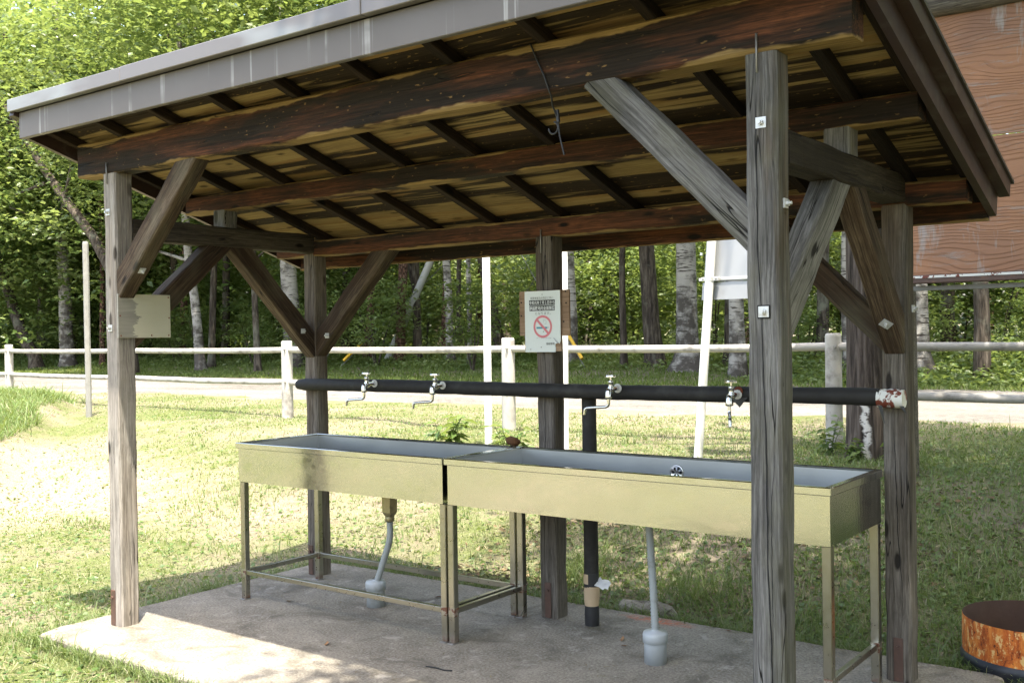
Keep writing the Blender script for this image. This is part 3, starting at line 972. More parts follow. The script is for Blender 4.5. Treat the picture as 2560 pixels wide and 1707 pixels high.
# ------------------------------------------------------------------ sinks
SY0_, SY1_ = 0.660, 1.286
ZT, ZB = 0.890, 0.668
def make_sink(x0, x1, label, rails_long, seed, rw=.015):
    t = empty('steel_sink', ((x0 + x1) / 2, (SY0_ + SY1_) / 2, 0), label, 'sink', 'stainless sinks under the shelter')
    ox, oy = t.location.x, t.location.y
    a, b, c, d = x0 - ox, x1 - ox, SY0_ - oy, SY1_ - oy
    g = 0.011
    mb = MB()
    nseg = 14
    # outer skin with slight waviness, inner basin
    r = random.Random(seed)
    xsn = [a + g + (b - a - 2 * g) * i / nseg for i in range(nseg + 1)]
    for yv, sgn in ((c + g, -1), (d - g, 1)):
        vs = []
        for x in xsn:
            for kk in range(4):
                z = ZB + (ZT - .012 - ZB) * kk / 3
                wv = 0 if kk in (0, 3) else r.uniform(-.0011, .0011)
                vs.append((x, yv + wv, z))
        fs = []
        for i in range(nseg):
            for kk in range(3):
                q = (i * 4 + kk, (i + 1) * 4 + kk, (i + 1) * 4 + kk + 1, i * 4 + kk + 1)
                fs.append(q if sgn < 0 else q[::-1])
        mb.add(vs, fs, True)
    for xv, sgn in ((a + g, -1), (b - g, 1)):
        vs = [(xv, c + g, ZB), (xv, d - g, ZB), (xv, d - g, ZT - .012), (xv, c + g, ZT - .012)]
        mb.add(vs, [(0, 3, 2, 1)] if sgn < 0 else [(0, 1, 2, 3)])
    mb.add([(a + g, c + g, ZB), (b - g, c + g, ZB), (b - g, d - g, ZB), (a + g, d - g, ZB)], [(0, 3, 2, 1)])
    mb.build('outer_skin', 'stainless', t)
    mb = MB()
    i0, i1, j0, j1 = a + .0155, b - rw - .0005, c + .0175, d - .0135
    zb = ZB + .02
    tp = [(i0, j0, ZT - .004), (i1, j0, ZT - .004), (i1, j1, ZT - .004), (i0, j1, ZT - .004)]
    e = .012
    bt = [(i0 + e, j0 + e, zb), (i1 - e, j0 + e, zb), (i1 - e, j1 - e, zb), (i0 + e, j1 - e, zb)]
    vs = tp + bt
    fs = [(4, 5, 6, 7)] + [(k_, (k_ + 1) % 4, 4 + (k_ + 1) % 4, 4 + k_)[::-1] for k_ in range(4)]
    mb.add(vs, fs)
    mb.build('basin', 'basin_steel', t)
    # folded rim, four lengths
    rim = MB()
    rim.box(a, b, c - .004, c + .018, ZT - .032, ZT, .003)
    rim.box(a, b, d - .014, d, ZT - .032, ZT - .0005, .003)
    rim.box(a, a + .016, c + .0182, d - .0142, ZT - .032, ZT - .0003, .003)
    rim.box(b - rw, b, c + .0182, d - .0142, ZT - .032, ZT - .0003, .003)
    rim.build('rim', 'stainless', t)
    s = .036
    lx = (a + (.012 if rails_long else .0015), b - (.0015 if rails_long else .012) - s)
    ly = (c + .016, d - .016 - s)
    for x in lx:
        for y in ly:
            lg = MB().box(x, x + s, y, y + s, 0.004, ZB - .001, .003)
            lo = lg.build('leg', 'leg_steel', t)
            MB().box(x - .001, x + s + .001, y - .014, y + s + .004, 0.0, .0045, .001).build('foot_plate', 'dull_steel', lo)
    zr0, zr1 = .140, .166
    for x in lx:
        for y in ly:
            MB().box(x - .0008, x + s + .0008, y - .0008, y + s + .0008, .128, .172, .002).build('weld_mark', 'weld_rust', t)
    for x in lx:
        MB().box(x + .004, x + s - .008, ly[0] + s + .0005, ly[1] - .0005, zr0, zr1, .002).build('cross_rail', 'leg_steel', t)
    if rails_long:
        for y in ly:
            MB().box(lx[0] + s + .0005, lx[1] - .0005, y + .005, y + .03, zr0, zr1, .002).build('long_rail', 'leg_steel', t)
    return t, ox, oy, d
sinkL, oxl, oyl, _ = make_sink(.084, 1.6255, 'shorter stainless steel sink with low rails beside the blank-board post', True, 1)
sinkR, oxr, oyr, dd = make_sink(1.6345, 3.517, 'longer stainless steel sink with round strainer, ending by the split grey post', False, 2, rw=.032)
# strainer on the back wall of the long sink
st = MB()
sx, sz, sy = 2.559 - oxr, .815, SY1_ - oyr - .0205
st.lathe([(0.0, 0.0), (.030, 0.0), (.033, -.003), (.036, 0.001)], 28, (sx, sy, sz), 'Y')
so = st.build('strainer', 'chrome', sinkR)
for kk in range(6):
    th = kk * math.pi / 3
    hm = MB()
    pts = []
    for (r_, dth) in ((.008, 0), (.022, -.33), (.026, 0), (.022, .33)):
        pts.append((sx + r_ * math.cos(th + dth), sy - .0012, sz + r_ * math.sin(th + dth)))
    hm.add(pts, [(0, 1, 2, 3)])
    hm.build('strainer_hole', 'dark_hole', so)

# scrubbing brush on the divider
mb = MB()
pr = [(0.0, -.058), (.018, -.055), (.027, -.038), (.030, -.01), (.029, .02), (.025, .042), (.014, .056), (0, .058)]
mb.lathe(pr, 14, (0, 0, 0), 'X')
rr = random.Random(4)
mb.v = [(x * 1.05, y * rr.uniform(.88, 1.12), z * .82 * rr.uniform(.88, 1.12)) for x, y, z in mb.v]
br = mb.build('scrub_brush', 'bristle', None, (1.60, 1.262, .9165))
br.rotation_euler = (0, 0.05, -.55)
tag(br, 'brown bristle scrubbing brush lying where the two sinks meet', 'brush')

# ------------------------------------------------------------------ drain hoses
def drain(pts, base, label, trap):
    t = empty('drain_hose', (base[0], base[1], 0), label, 'hose', 'drain hoses under the sinks')
    b = Vector((base[0], base[1], 0))
    # ribbed hose
    P_ = [Vector(p) - b for p in pts]
    dense = []
    for i in range(len(P_) - 1):
        p0 = P_[max(0, i - 1)]; p1 = P_[i]; p2 = P_[i + 1]; p3 = P_[min(len(P_) - 1, i + 2)]
        for k_ in range(26):
            u = k_ / 26
            dense.append(.5 * ((2 * p1) + (-p0 + p2) * u + (2 * p0 - 5 * p1 + 4 * p2 - p3) * u * u + (-p0 + 3 * p1 - 3 * p2 + p3) * u ** 3))
    dense.append(P_[-1])
    rad = [.019 if i % 2 else .0148 for i in range(len(dense))]
    MB().tube(dense, rad, 12).build('hose', 'grey_hose', t)
    top = P_[0]
    if trap:
        cu = MB().lathe([(0, 0), (.040, 0), (.042, -.03), (.040, -.13), (.030, -.148), (.02, -.150)], 8, (top.x, top.y, top.z + .185), smooth=False)
        cu.build('trap_cup', 'brass', t)
        MB().lathe([(.02, .012), (.026, .01), (.026, -.02), (.02, -.022)], 12, (top.x, top.y, top.z + .025)).build('collar', 'brass', t)
    else:
        MB().lathe([(.03, .05), (.03, .035), (.027, .03), (.026, -.02), (.02, -.022)], 12, (top.x, top.y, top.z + .02)).build('collar', 'brass', t)
    MB().lathe([(.0, 0), (.050, 0.0), (.050, .105)], 24).build('socket_pipe', 'grey_pvc', t)
    MB().lathe([(.050, .092), (.056, .094), (.0565, .128), (.052, .140), (.022, .143), (.018, .150)], 24).build('socket_cap', 'grey_pvc', t)
    return t
drain([(.978, .972, .475), (.972, .975, .38), (.925, .98, .27), (.868, .985, .145)], (.852, .985), 'grey ribbed drain hose with brass trap under the shorter sink', True)
drain([(2.572, .97, .625), (2.578, .972, .50), (2.59, .97, .32), (2.597, .97, .14)], (2.596, .97), 'straight grey ribbed drain hose under the longer sink', False)

# ------------------------------------------------------------------ water pipe and taps
PY, PZ, PR = 1.266, 1.19, .037
wp = empty('water_pipe', (2.036, 1.328, 0), 'black foam-wrapped water pipe on the back posts above the sinks', 'pipe')
ox, oy = 2.036, 1.328
r = random.Random(8)
pts = []; rad = []
for i in range(60):
    x = -.06 + (3.515 + .06) * i / 59
    pts.append((x - ox, PY - oy, PZ + .003 * math.sin(x * 2.2) + r.uniform(-.001, .001)))
    rad.append(PR * (1 + r.uniform(-.035, .035)))
rad[0] = PR * .8
MB().tube(pts, rad, 18).build('insulated_pipe', 'black_foam', wp)
pts = []; rad = []
for i in range(9):
    pts.append((3.505 + .105 * i / 8 - ox, PY - oy, PZ - .002 + r.uniform(-.001, .001)))
    rad.append(.040 + r.uniform(-.0035, .0035))
MB().tube(pts, rad, 14).build('torn_lagging', 'torn_lagging', wp)
for (dx, l_, dy) in ((3.515, .075, -.04), (3.60, .03, -.035)):
    lag = MB()
    lag.add([(dx - ox, PY - oy + dy, PZ - .03), (dx + .02 - ox, PY - oy + dy - .006, PZ - .03), (dx + .03 - ox, PY - oy + dy - .01, PZ - .03 - l_), (dx + .02 - ox, PY - oy + dy, PZ - .03 - l_ * .9)], [(0, 1, 2, 3)])
    lag.build('hanging_tape', 'black_tape', wp)
pts = [(0, 0, .255 + (PZ - .02 - .255) * i / 14) for i in range(15)]
MB().tube(pts, [PR * (1 + r.uniform(-.02, .02)) for _ in pts], 18).build('riser', 'black_foam', wp)
MB().tube([(0, 0, 0.0), (0, 0, .05), (0, 0, .105)], [.037, .0375, .036], 18).build('riser_foot', 'black_tape', wp)
MB().tube([(0, 0, .10), (0, 0, .13), (0, 0, .165), (.002, 0, .20)], [.0365, .039, .041, .038], 18).build('brown_tape_wrap', 'tan_tape', wp)
MB().tube([(0, 0, .192), (0, 0, .215), (0, 0, .265)], [.038, .0395, .0385], 18).build('tape_band', 'black_tape', wp)
th = [math.pi * (1.02 + .52 * i / 6) for i in range(7)]
tp = MB()
vs = [(.0412 * math.cos(a), .0412 * math.sin(a), z) for z in (.212, .262) for a in th]
tp.add(vs, [(i, i + 1, i + 8, i + 7) for i in range(6)], True)
tp.build('brown_tape_patch', 'tan_tape', wp)
rg = MB()
vs = []
for i in range(6):
    for j in range(4):
        vs.append((.03 + .018 * i + r.uniform(-.004, .004), -.02 + .009 * j - .004 * i + r.uniform(-.006, .006), .205 + .012 * j + r.uniform(-.012, .012) - .002 * i))
rg.add(vs, [(i * 4 + j, (i + 1) * 4 + j, (i + 1) * 4 + j + 1, i * 4 + j + 1) for i in range(5) for j in range(3)], True)
rg.build('torn_wrap_end', 'white_rag', wp)

def make_faucet(x, z, az, label, top=True, rust=False):
    f = empty('faucet', (x, PY - PR - .003, z), label, 'faucet', 'taps along the black pipe')
    b = MB()
    b.tube([(0, .02, 0), (0, -.055, 0)], .0115, 12)
    b.tube([(0, -.045, -.004), (0, -.075, -.004)], .0135, 12)
    b.lathe([(0, -.022), (.013, -.02), (.015, -.005), (.015, .006), (.0115, .012), (.0115, .028), (.013, .029), (.013, .040), (.008, .042), (0, .042)], 16, (0, -.062, 0))
    b.lathe([(0, .004), (.010, .002), (.0145, -.012), (.0175, -.036), (.0175, -.044), (.012, -.047), (0, -.047)], 16, (0, -.084, .0))
    b.build('valve_body', 'chrome', f)
    MB().lathe([(0, 0), (.021, 0), (.023, -.004), (.019, -.0065), (.012, -.007)], 18, (0, .004, 0), 'Y').build('wall_flange', 'white_plastic', f)
    if rust:
        MB().lathe([(0, 0), (.019, 0), (.021, -.004), (.01, -.006)], 14, (.006, .0045, .016), 'Y').build('rusty_backplate', 'rust_red', f)
    h = MB()
    h.tube([(0, -.062, .042), (0, -.062, .056)], .005, 8)
    prof = []
    nl = 30
    vs = []
    for zz in (.056, .060, .0655):
        for j in range(nl):
            th_ = 2 * math.pi * j / nl
            rr_ = (.0245 + .0035 * math.cos(3 * th_)) * (1 if zz < .065 else .93)
            vs.append((rr_ * math.cos(th_), -.062 + rr_ * math.sin(th_), zz))
    fs = [(l * nl + j, l * nl + (j + 1) % nl, (l + 1) * nl + (j + 1) % nl, (l + 1) * nl + j) for l in range(2) for j in range(nl)]
    fs += [tuple(range(nl - 1, -1, -1)), tuple(range(2 * nl, 3 * nl))]
    h.add(vs, fs)
    h.build('handle', 'chrome', f)
    d = Vector((math.cos(az), math.sin(az), 0))
    o = Vector((0, -.084, -.044))
    pth = [o, o + Vector((0, 0, -.022))]
    for i in range(1, 7):
        a = i / 6 * math.pi / 2 * .93
        pth.append(o + Vector((0, 0, -.022)) + d * (.020 * (1 - math.cos(a))) + Vector((0, 0, -.020 * math.sin(a))))
    e = pth[-1] + d * .095 + Vector((0, 0, -.007))
    pth.append(e)
    for i in range(1, 7):
        a = i / 6 * math.pi / 2 * .9
        pth.append(e + d * (.018 * math.sin(a)) + Vector((0, 0, -.018 * (1 - math.cos(a)))))
    pth.append(pth[-1] + Vector((0, 0, -.018)) + d * .003)
    MB().tube(pth, .0078, 10).build('spout', 'chrome', f)
    return f
make_faucet(.631, 1.207, math.radians(186), 'chrome tap with long left-turned spout next to the back corner post')
make_faucet(1.150, 1.205, math.radians(186), 'chrome tap second along the black pipe from the back corner post')
make_faucet(2.266, 1.209, math.radians(184), 'chrome tap just above the black riser pipe')
f4 = make_faucet(2.890, 1.192, math.radians(296), 'chrome tap with spout turned to the front and rusty backplate', rust=True)
tp = MB()
tp.add([(-.035, .0, -.012), (.05, .0, -.012), (.012, -.002, -.058)], [(0, 1, 2)])
tp.build('loose_tape', 'black_tape', f4)

# ------------------------------------------------------------------ notices
# blank flaked board on the corner post
bb = empty('blank_board', (H + .008, -.055, 1.49), 'blank cream board with flaking paint on the sunlit corner post', 'board')
mb = MB()
nvx = 14
mb.box(0, .312, -.006, .006, 0, .227, .001)
pb = mb.build('panel', 'flaked_board', bb)
bb.rotation_euler = (0, 0, math.pi / 2)
for (u, w_) in ((.012, .214), (.30, .214), (.303, .105), (.012, .115), (.015, .012), (.195, .013), (.300, .012)):
    MB().lathe([(0, -.0028), (.0032, -.0022), (.0045, 0)], 8, (u, -.0058, w_), 'Y').build('nail', 'rust_red', bb)

# no-smoking notice
ns = empty('no_smoking_sign', (XM, D - H - .001, 1.385), 'white no-smoking notice with red circle on the middle back post', 'sign')
ox, oy, oz = XM, D - H - .001, 1.385
bk = MB().box(-.148, .166, -.014, -.001, .085, .318, .001)
bk.build('backing_board', 'ply_wood', ns)
MB().box(.098, .171, -.0165, -.0145, .083, .125, .001).build('backing_chip', 'ply_wood', ns)
SW, SH_ = .223, .316
SXo = -.102
dark_strip = MB().box(-.108, .122, -.0245, -.0142, .004, .318, .001)
dark_strip.build('core_board', 'ply_wood', ns)
def SP(u, v_, d=0.0):
    return (SXo + u * SW, -.0285 - d, SH_ * (1 - v_))
poly = [(0, 0), (1, 0), (1, .82), (.975, .855), (.955, .865), (.93, .84), (.90, .86), (.86, .865), (.845, .90), (.86, .93), (.855, 1.0), (0, 1)]
pm = MB()
fr = [SP(u, w_) for u, w_ in poly]; bk_ = [(x, y + .0035, z) for x, y, z in fr]
nn = len(poly)
pm.add(fr + bk_, [tuple(range(nn - 1, -1, -1)), tuple(range(nn, 2 * nn))] + [(i, (i + 1) % nn, nn + (i + 1) % nn, nn + i) for i in range(nn)])
pm.build('notice_plate', 'sign_white', ns)
curl = MB().add([SP(.93, .84, .0006), SP(.90, .86, .0006), SP(.80, .77, .003), SP(.83, .768, .004)], [(0, 1, 2, 3), (3, 2, 1, 0)])
curl.build('torn_corner', 'ink_faint', ns)
def quad(u0, u1, v0, v1, name, mat, d=.0006, skew=0.0):
    MB().add([SP(u0, v1, d), SP(u1, v1 + skew, d), SP(u1, v0 + skew, d), SP(u0, v0, d)], [(0, 1, 2, 3)]).build(name, mat, ns)
quad(.128, .855, .147, .232, 'black_band', 'ink_black')
quad(.135, .852, .238, .325, 'black_band', 'ink_black')
def text(s, u0, u1, vc, hfrac, mat, d=.0014, bold=0.0, name='lettering'):
    cu = bpy.data.curves.new('lettering', 'FONT')
    cu.body = s
    cu.align_x = 'CENTER'; cu.align_y = 'CENTER'
    cu.resolution_u = 3
    cu.offset = bold
    to = bpy.data.objects.new('lettering_source', cu)
    COL.objects.link(to)
    dg = bpy.context.evaluated_depsgraph_get()
    me_ = bpy.data.meshes.new_from_object(to.evaluated_get(dg))
    bpy.data.objects.remove(to); bpy.data.curves.remove(cu)
    n_ = len(me_.vertices)
    co = np.zeros(n_ * 3, np.float32)
    me_.vertices.foreach_get('co', co)
    co = co.reshape(-1, 3)
    lo, hi = co[:, :2].min(0), co[:, :2].max(0)
    u = (co[:, 0] - lo[0]) / (hi[0] - lo[0])
    v2 = (co[:, 1] - lo[1]) / (hi[1] - lo[1])
    out = np.zeros_like(co)
    out[:, 0] = SXo + (u0 + (u1 - u0) * u) * SW
    out[:, 1] = -.0285 - d
    out[:, 2] = SH_ * (1 - vc) + (v2 - .5) * hfrac * SH_
    me_.vertices.foreach_set('co', out.ravel())
    me_.materials.clear()
    me_.materials.append(M[mat])
    me_.update()
    o_ = bpy.data.objects.new(name, me_)
    COL.objects.link(o_)
    o_.parent = ns
text('健康増進法の改正に伴い', .165, .81, .115, .042, 'ink_grey')
text('令和元年７月１日から', .135, .845, .190, .060, 'ink_white', bold=.012)
text('施設敷地内全面禁煙', .145, .845, .282, .064, 'ink_white', bold=.012)
text('となります。', .305, .735, .366, .048, 'ink_grey')
text('N o   S m o k i n g', .335, .73, .772, .016, 'ink_grey')
text('施設管理', .60, .835, .862, .040, 'ink_black')
def ringm(uc, vc, r0, r1, name, mat, d=.0010, n_=40):
    vs = []
    for rr_ in (r0, r1):
        for j in range(n_):
            a = 2 * math.pi * j / n_
            x, y, z = SP(uc, vc, d)
            vs.append((x + rr_ * math.cos(a), y, z + rr_ * math.sin(a)))
    MB().add(vs, [(j, (j + 1) % n_, n_ + (j + 1) % n_, n_ + j) for j in range(n_)]).build(name, mat, ns)
ringm(.507, .583, .0465, .0585, 'red_ring', 'ink_red')
x, y, z = SP(.507, .583, .0018)
s45 = .707
w2 = .0062
vs = [(x + (-s45 * .049 - s45 * w2), y, z + (s45 * .049 - s45 * w2)), (x + (s45 * .049 - s45 * w2), y, z + (-s45 * .049 - s45 * w2)),
      (x + (s45 * .049 + s45 * w2), y, z + (-s45 * .049 + s45 * w2)), (x + (-s45 * .049 + s45 * w2), y, z + (s45 * .049 + s45 * w2))]
MB().add(vs, [(0, 1, 2, 3)]).build('red_bar', 'ink_red', ns)
quad(.33, .63, .588, .618, 'cigarette', 'ink_teal', .0012)
quad(.645, .655, .588, .616, 'cigarette_tip', 'ink_grey', .0012)
quad(.665, .675, .585, .612, 'cigarette_tip', 'ink_faint', .0012)
for (u0, u1, v0, v1) in ((.525, .535, .475, .52), (.525, .60, .475, .482), (.60, .61, .48, .535), (.555, .61, .535, .542)):
    quad(u0, u1, v0, v1, 'smoke_line', 'ink_faint', .0012)
for (u, w_) in ((.50, .058), (.525, .665), (.455, .92), (.155, .955)):
    cx_, cy_, cz_ = SP(u, w_, .001)
    MB().lathe([(0, -.002), (.0022, -.0015), (.0032, .001)], 8, (cx_, cy_, cz_), 'Y').build('nail', 'dull_steel', ns)
for (dx, dz) in ((-.135, .26), (-.135, .19), (.148, .25), (.132, .155), (.145, .31)):
    MB().lathe([(0, -.0012), (.004, -.001), (.005, .001)], 8, (dx, -.0145, dz), 'Y').build('nail', 'dark_hole', ns)

# wire with a hook hanging from the front purlin
wr = MB()
wr.tube([(2.690, -.060, 2.524), (2.715, -.062, 2.47), (2.748, -.060, 2.40), (2.772, -.062, 2.338), (2.772, -.05, 2.325), (2.755, -.02, 2.30), (2.765, 0, 2.25), (2.772, 0, 2.19), (2.79, .0, 2.12)], .0035, 6)
hk = []
for i in range(12):
    a = math.pi * (-.45 + 1.45 * i / 11)
    hk.append((2.745 + .02 * math.cos(a) , -.0, 2.222 - .02 * math.sin(a) * 1.1))
wr.tube(hk, .004, 6)
wr.tube([(2.762, 0, 2.285), (2.767, .0, 2.24)], .008, 6)
wo = wr.build('hook_wire', 'black_wire')
tag(wo, 'thin black wire with curled hook hanging off the front roof beam', 'wire')

# ------------------------------------------------------------------ rail fence
fe = empty('rail_fence', (0, 6.22, .42), 'weathered whitish two-rail fence between lawn and road', 'fence')
FP = [(-22.6, 7.0), (-18.5, 6.95), (-14.37, 6.87), (-10.1, 6.55), (-5.87, 6.24), (-1.975, 6.0), (1.565, 6.24), (5.3, 6.4), (9.2, 6.5)]
for i, (x, y) in enumerate(FP):
    g = float(ground_z(x, y)) - .42
    mb = MB()
    pts = [(x, y - 6.22, g - .1), (x, y - 6.22, g + .5), (x, y - 6.22, 1.0), (x, y - 6.22, 1.025), (x, y - 6.22, 1.032)]
    mb.tube(pts, [.078, .075, .073, .068, .055], 16)
    po = mb.build('fence_post', 'fence_stone', fe)
    for zz in (.91, .475):
        MB().tube([(x + .04, y - 6.22 - .066, zz), (x + .04, y - 6.22 - .088, zz)], .014, 6, smooth=False).build('bolt', 'dull_steel', po)
for i in range(len(FP) - 1):
    (x0, y0), (x1, y1) = FP[i], FP[i + 1]
    for zz in (.91, .475):
        r = random.Random(i * 7 + int(zz * 100))
        pts = [];
        for j in range(9):
            t = j / 8
            pts.append((x0 + .06 + (x1 - x0 - .12) * t, y0 - 6.22 + (y1 - y0) * t, zz - .012 * 4 * t * (1 - t) + r.uniform(-.003, .003)))
        MB().tube(pts, [.0385 * r.uniform(.93, 1.05) for _ in pts], 12).build('rail', 'fence_stone', fe)

# ------------------------------------------------------------------ poles, signs, utility pole
def pole(name, b, t, r, mat, label, cat, n=16, group=None, sink=.3):
    b = Vector(b); t = Vector(t)
    mb = MB()
    d = (t - b).normalized()
    o = Vector((b.x, b.y, b.z))
    mb.tube([-d * sink, (t - b) * .5, (t - b), (t - b) + d * .006], [r, r, r, r * .7], n)
    ob = mb.build(name, mat, None, o)
    tag(ob, label, cat, group)
    return ob
gz = lambda x, y: float(ground_z(x, y))
pole('white_pole', (-1.05, 4.446, gz(-1.05, 4.446)), (-1.055, 4.456, 3.05), .036, 'white_paint', 'thick white pole rising between two fence posts behind the sinks', 'pole')
pole('white_pole', (-.482, 4.868, gz(-.482, 4.868)), (-.471, 4.887, 3.05), .036, 'white_paint', 'white pole half hidden behind the no-smoking notice post', 'pole')
stk = MB()
bx, by = -8.555, 4.972
gh = gz(bx, by)
rr = random.Random(9)
pts = [(-.01 * 0, 0, -.2), (0, 0, .6), (-.01, 0, 1.2), (-.012, 0, 1.9), (-.02, 0, 2.42), (-.02, 0, 2.455)]
stk.tube(pts, [.042, .042, .041, .042, .041, .034], 8, smooth=False)
so = stk.build('tall_stake', 'stake_stone', None, (bx, by, gh))
tag(so, 'tall grey lichen-spotted stake standing in the lawn by the board post', 'stake')

ts = empty('road_sign', (.823, 4.966, gz(.823, 4.966)), 'white road sign seen from the back on a slightly leaning white pole', 'sign')
b0 = Vector((.823, 4.966, ts.location.z))
lean = (Vector((.937, 5.063, 2.269)) - Vector((.823, 4.966, .38)))
lean = lean / lean.z
def tl(z, dx=0, dy=0):
    return (lean.x * z + dx, lean.y * z + dy, z)
MB().tube([tl(-.3), tl(1.2), tl(2.9)], .038, 16).build('pole', 'white_paint', ts)
plate = MB()
for (z0, z1) in ((1.532, 2.50),):
    x0, x1 = -.075, .62
    a = [tl(z0, x0, .05), tl(z0, x1, .05), tl(z1, x1, .05), tl(z1, x0, .05)]
    b_ = [(x, y + .004, z) for x, y, z in a]
    plate.add(a + b_, [(3, 2, 1, 0), (4, 5, 6, 7), (0, 1, 5, 4), (1, 2, 6, 5), (2, 3, 7, 6), (3, 0, 4, 7)])
plate.build('upper_plate', 'sign_back', ts)
plate = MB()
a = [tl(1.375, -.085, .048), tl(1.375, .62, .048), tl(1.525, .62, .048), tl(1.525, -.085, .048)]
b_ = [(x, y + .004, z) for x, y, z in a]
plate.add(a + b_, [(3, 2, 1, 0), (4, 5, 6, 7), (0, 1, 5, 4), (1, 2, 6, 5), (2, 3, 7, 6), (3, 0, 4, 7)])
plate.build('lower_plate', 'sign_back', ts)
for zc in (1.552, 2.35):
    x, y, z = tl(zc)
    MB().box(x - .12, x + .56, y + .036, y + .049, z - .012, z + .012, .002).build('mounting_rail', 'galvanised', ts)
    cl = MB()
    cl.tube([(x, y, z - .018), (x, y, z + .018)], .041, 16)
    cl.box(x - .075, x - .038, y - .006, y + .03, z - .016, z + .016, .002)
    cl.box(x + .038, x + .08, y - .006, y + .03, z - .016, z + .016, .002)
    co_ = cl.build('clamp', 'galvanised', ts)
    for dx in (-.06, .062):
        MB().tube([(x + dx, y - .005, z), (x + dx, y - .016, z)], .008, 6, smooth=False).build('bolt', 'dull_steel', co_)

up_ = empty('utility_pole', (-17.303, 20.2, gz(-17.303, 20.2)), 'pale concrete utility pole leaning among the dark trunks', 'utility pole')
MB().tube([(-.2, 0, -.4), (0, 0, 0), (1.86, 0, 3.05), (5.3, 0, 8.7)], [.13, .125, .11, .08], 14).build('shaft', 'utility_concrete', up_)
MB().tube([(4.5, -.5, 8.2), (5.5, .5, 8.25)], .05, 8).build('cross_arm', 'wire_steel', up_)
def guy(a, b, c0, c1, label, n_='guy_wire'):
    a, b, c0, c1 = Vector(a), Vector(b), Vector(c0), Vector(c1)
    t = empty(n_, a, label, 'guy wire', 'guy wires with yellow covers')
    MB().tube([(0, 0, -.1), (b - a)], .012, 6).build('wire', 'wire_steel', t)
    MB().tube([c0 - a, c1 - a], .045, 10).build('yellow_cover', 'yellow_cover', t)
a = Vector((-13.55, 14.36 + 2.2, gz(-13.5, 16.5)))
def guyline(px0, top, label, ln):
    d = (Vector(top) - Vector(px0)).normalized()
    guy(px0, top, Vector(px0) + d * .35, Vector(px0) + d * ln, label)
guyline((-18.1, 18.0, gz(-18.1, 18.0)), (-14.0, 21.5, 8.4), 'thick yellow-sleeved guy wire in ferns by the back corner post', 1.25)
guyline((-17.5, 18.2, gz(-17.5, 18.2)), (-14.5, 21.8, 5.0), 'thin yellow-sleeved guy wire slanting beside the thicker one', 1.1)
guyline((-8.95, 18.6, gz(-8.95, 18.6)), (-13.2, 20.0, 5.6), 'yellow-sleeved guy wire at the foot of the birch past the notice', 1.15)
ow = MB().tube([(-12.2, 20.0, 2.2), (-9.4, 18.6, 4.3), (-8.0, 17.9, 5.6)], .012, 5).build('overhead_cable', 'wire_steel')
tag(ow, 'thin bare cable slanting up in front of the dark wood', 'cable')

# large wooden information board at the right
ib = empty('wooden_signboard', (4.4, 4.6, gz(4.4, 4.6)), 'huge red-brown plywood signboard in a grey log frame', 'signboard')
g0 = ib.location.z
bxl, bxr = 2.70 - 4.4, 6.35 - 4.4
for z0, z1 in ((1.862 - g0, 2.797 - g0), (2.803 - g0, 3.70 - g0)):
    for x0, x1 in ((bxl, bxl + 1.822), (bxl + 1.828, bxr)):
        o = MB().box(x0, x1, -.006, .006, z0, z1, .001).build('plywood_panel', 'red_plywood', ib)
fr = MB().box(bxl, bxr, -.03, .03, 1.80 - g0, 1.8605 - g0, .006)
fr.build('lower_frame', 'brown_strap', ib)
MB().box(bxl, bxr, -.036, -.0315, 1.838 - g0, 1.855 - g0, .001).build('peeling_trim', 'torn_lagging', ib)
rr = random.Random(2)
MB().box(bxl + .02, bxr, .045, .09, 1.752 - g0, 1.785 - g0, .004).build('lower_batten', 'stake_stone', ib)
pts = [(bxl - .35 + (bxr + .7 - bxl) * i / 16, -.02 + rr.uniform(-.01, .01), 3.775 - g0 + rr.uniform(-.008, .008)) for i in range(17)]
MB().tube(pts, [.095 + rr.uniform(-.006, .006) for _ in pts], 16).build('top_log', 'log_wood', ib)
for x in (bxl - .09, bxr - .05):
    MB().tube([(x, .14, -.3), (x, .14, 1.5), (x, .13, 3.9 - g0)], [.11, .10, .09], 14).build('log_leg', 'log_wood', ib)

# rusty cut-down drum
dr = empty('oil_drum', (3.97, 1.895, -.10), 'rusty orange and black cut-down oil drum beside the slab', 'drum')
R0 = .288
MB().lathe([(R0, .145), (R0 + .001, .20), (R0, .30), (R0 - .001, .302)], 64).build('rusted_wall', 'drum_rust', dr)
MB().lathe([(.27, 0), (R0, .004), (R0, .09), (R0 + .004, .10), (R0 + .010, .115), (R0 + .010, .128), (R0 + .004, .14), (R0, .1455)], 64).build('painted_wall', 'drum_paint', dr)
MB().lathe([(R0 - .001, .302), (R0 - .004, .301), (R0 - .004, .03), (0, .03)], 64).build('inside', 'drum_inside', dr)

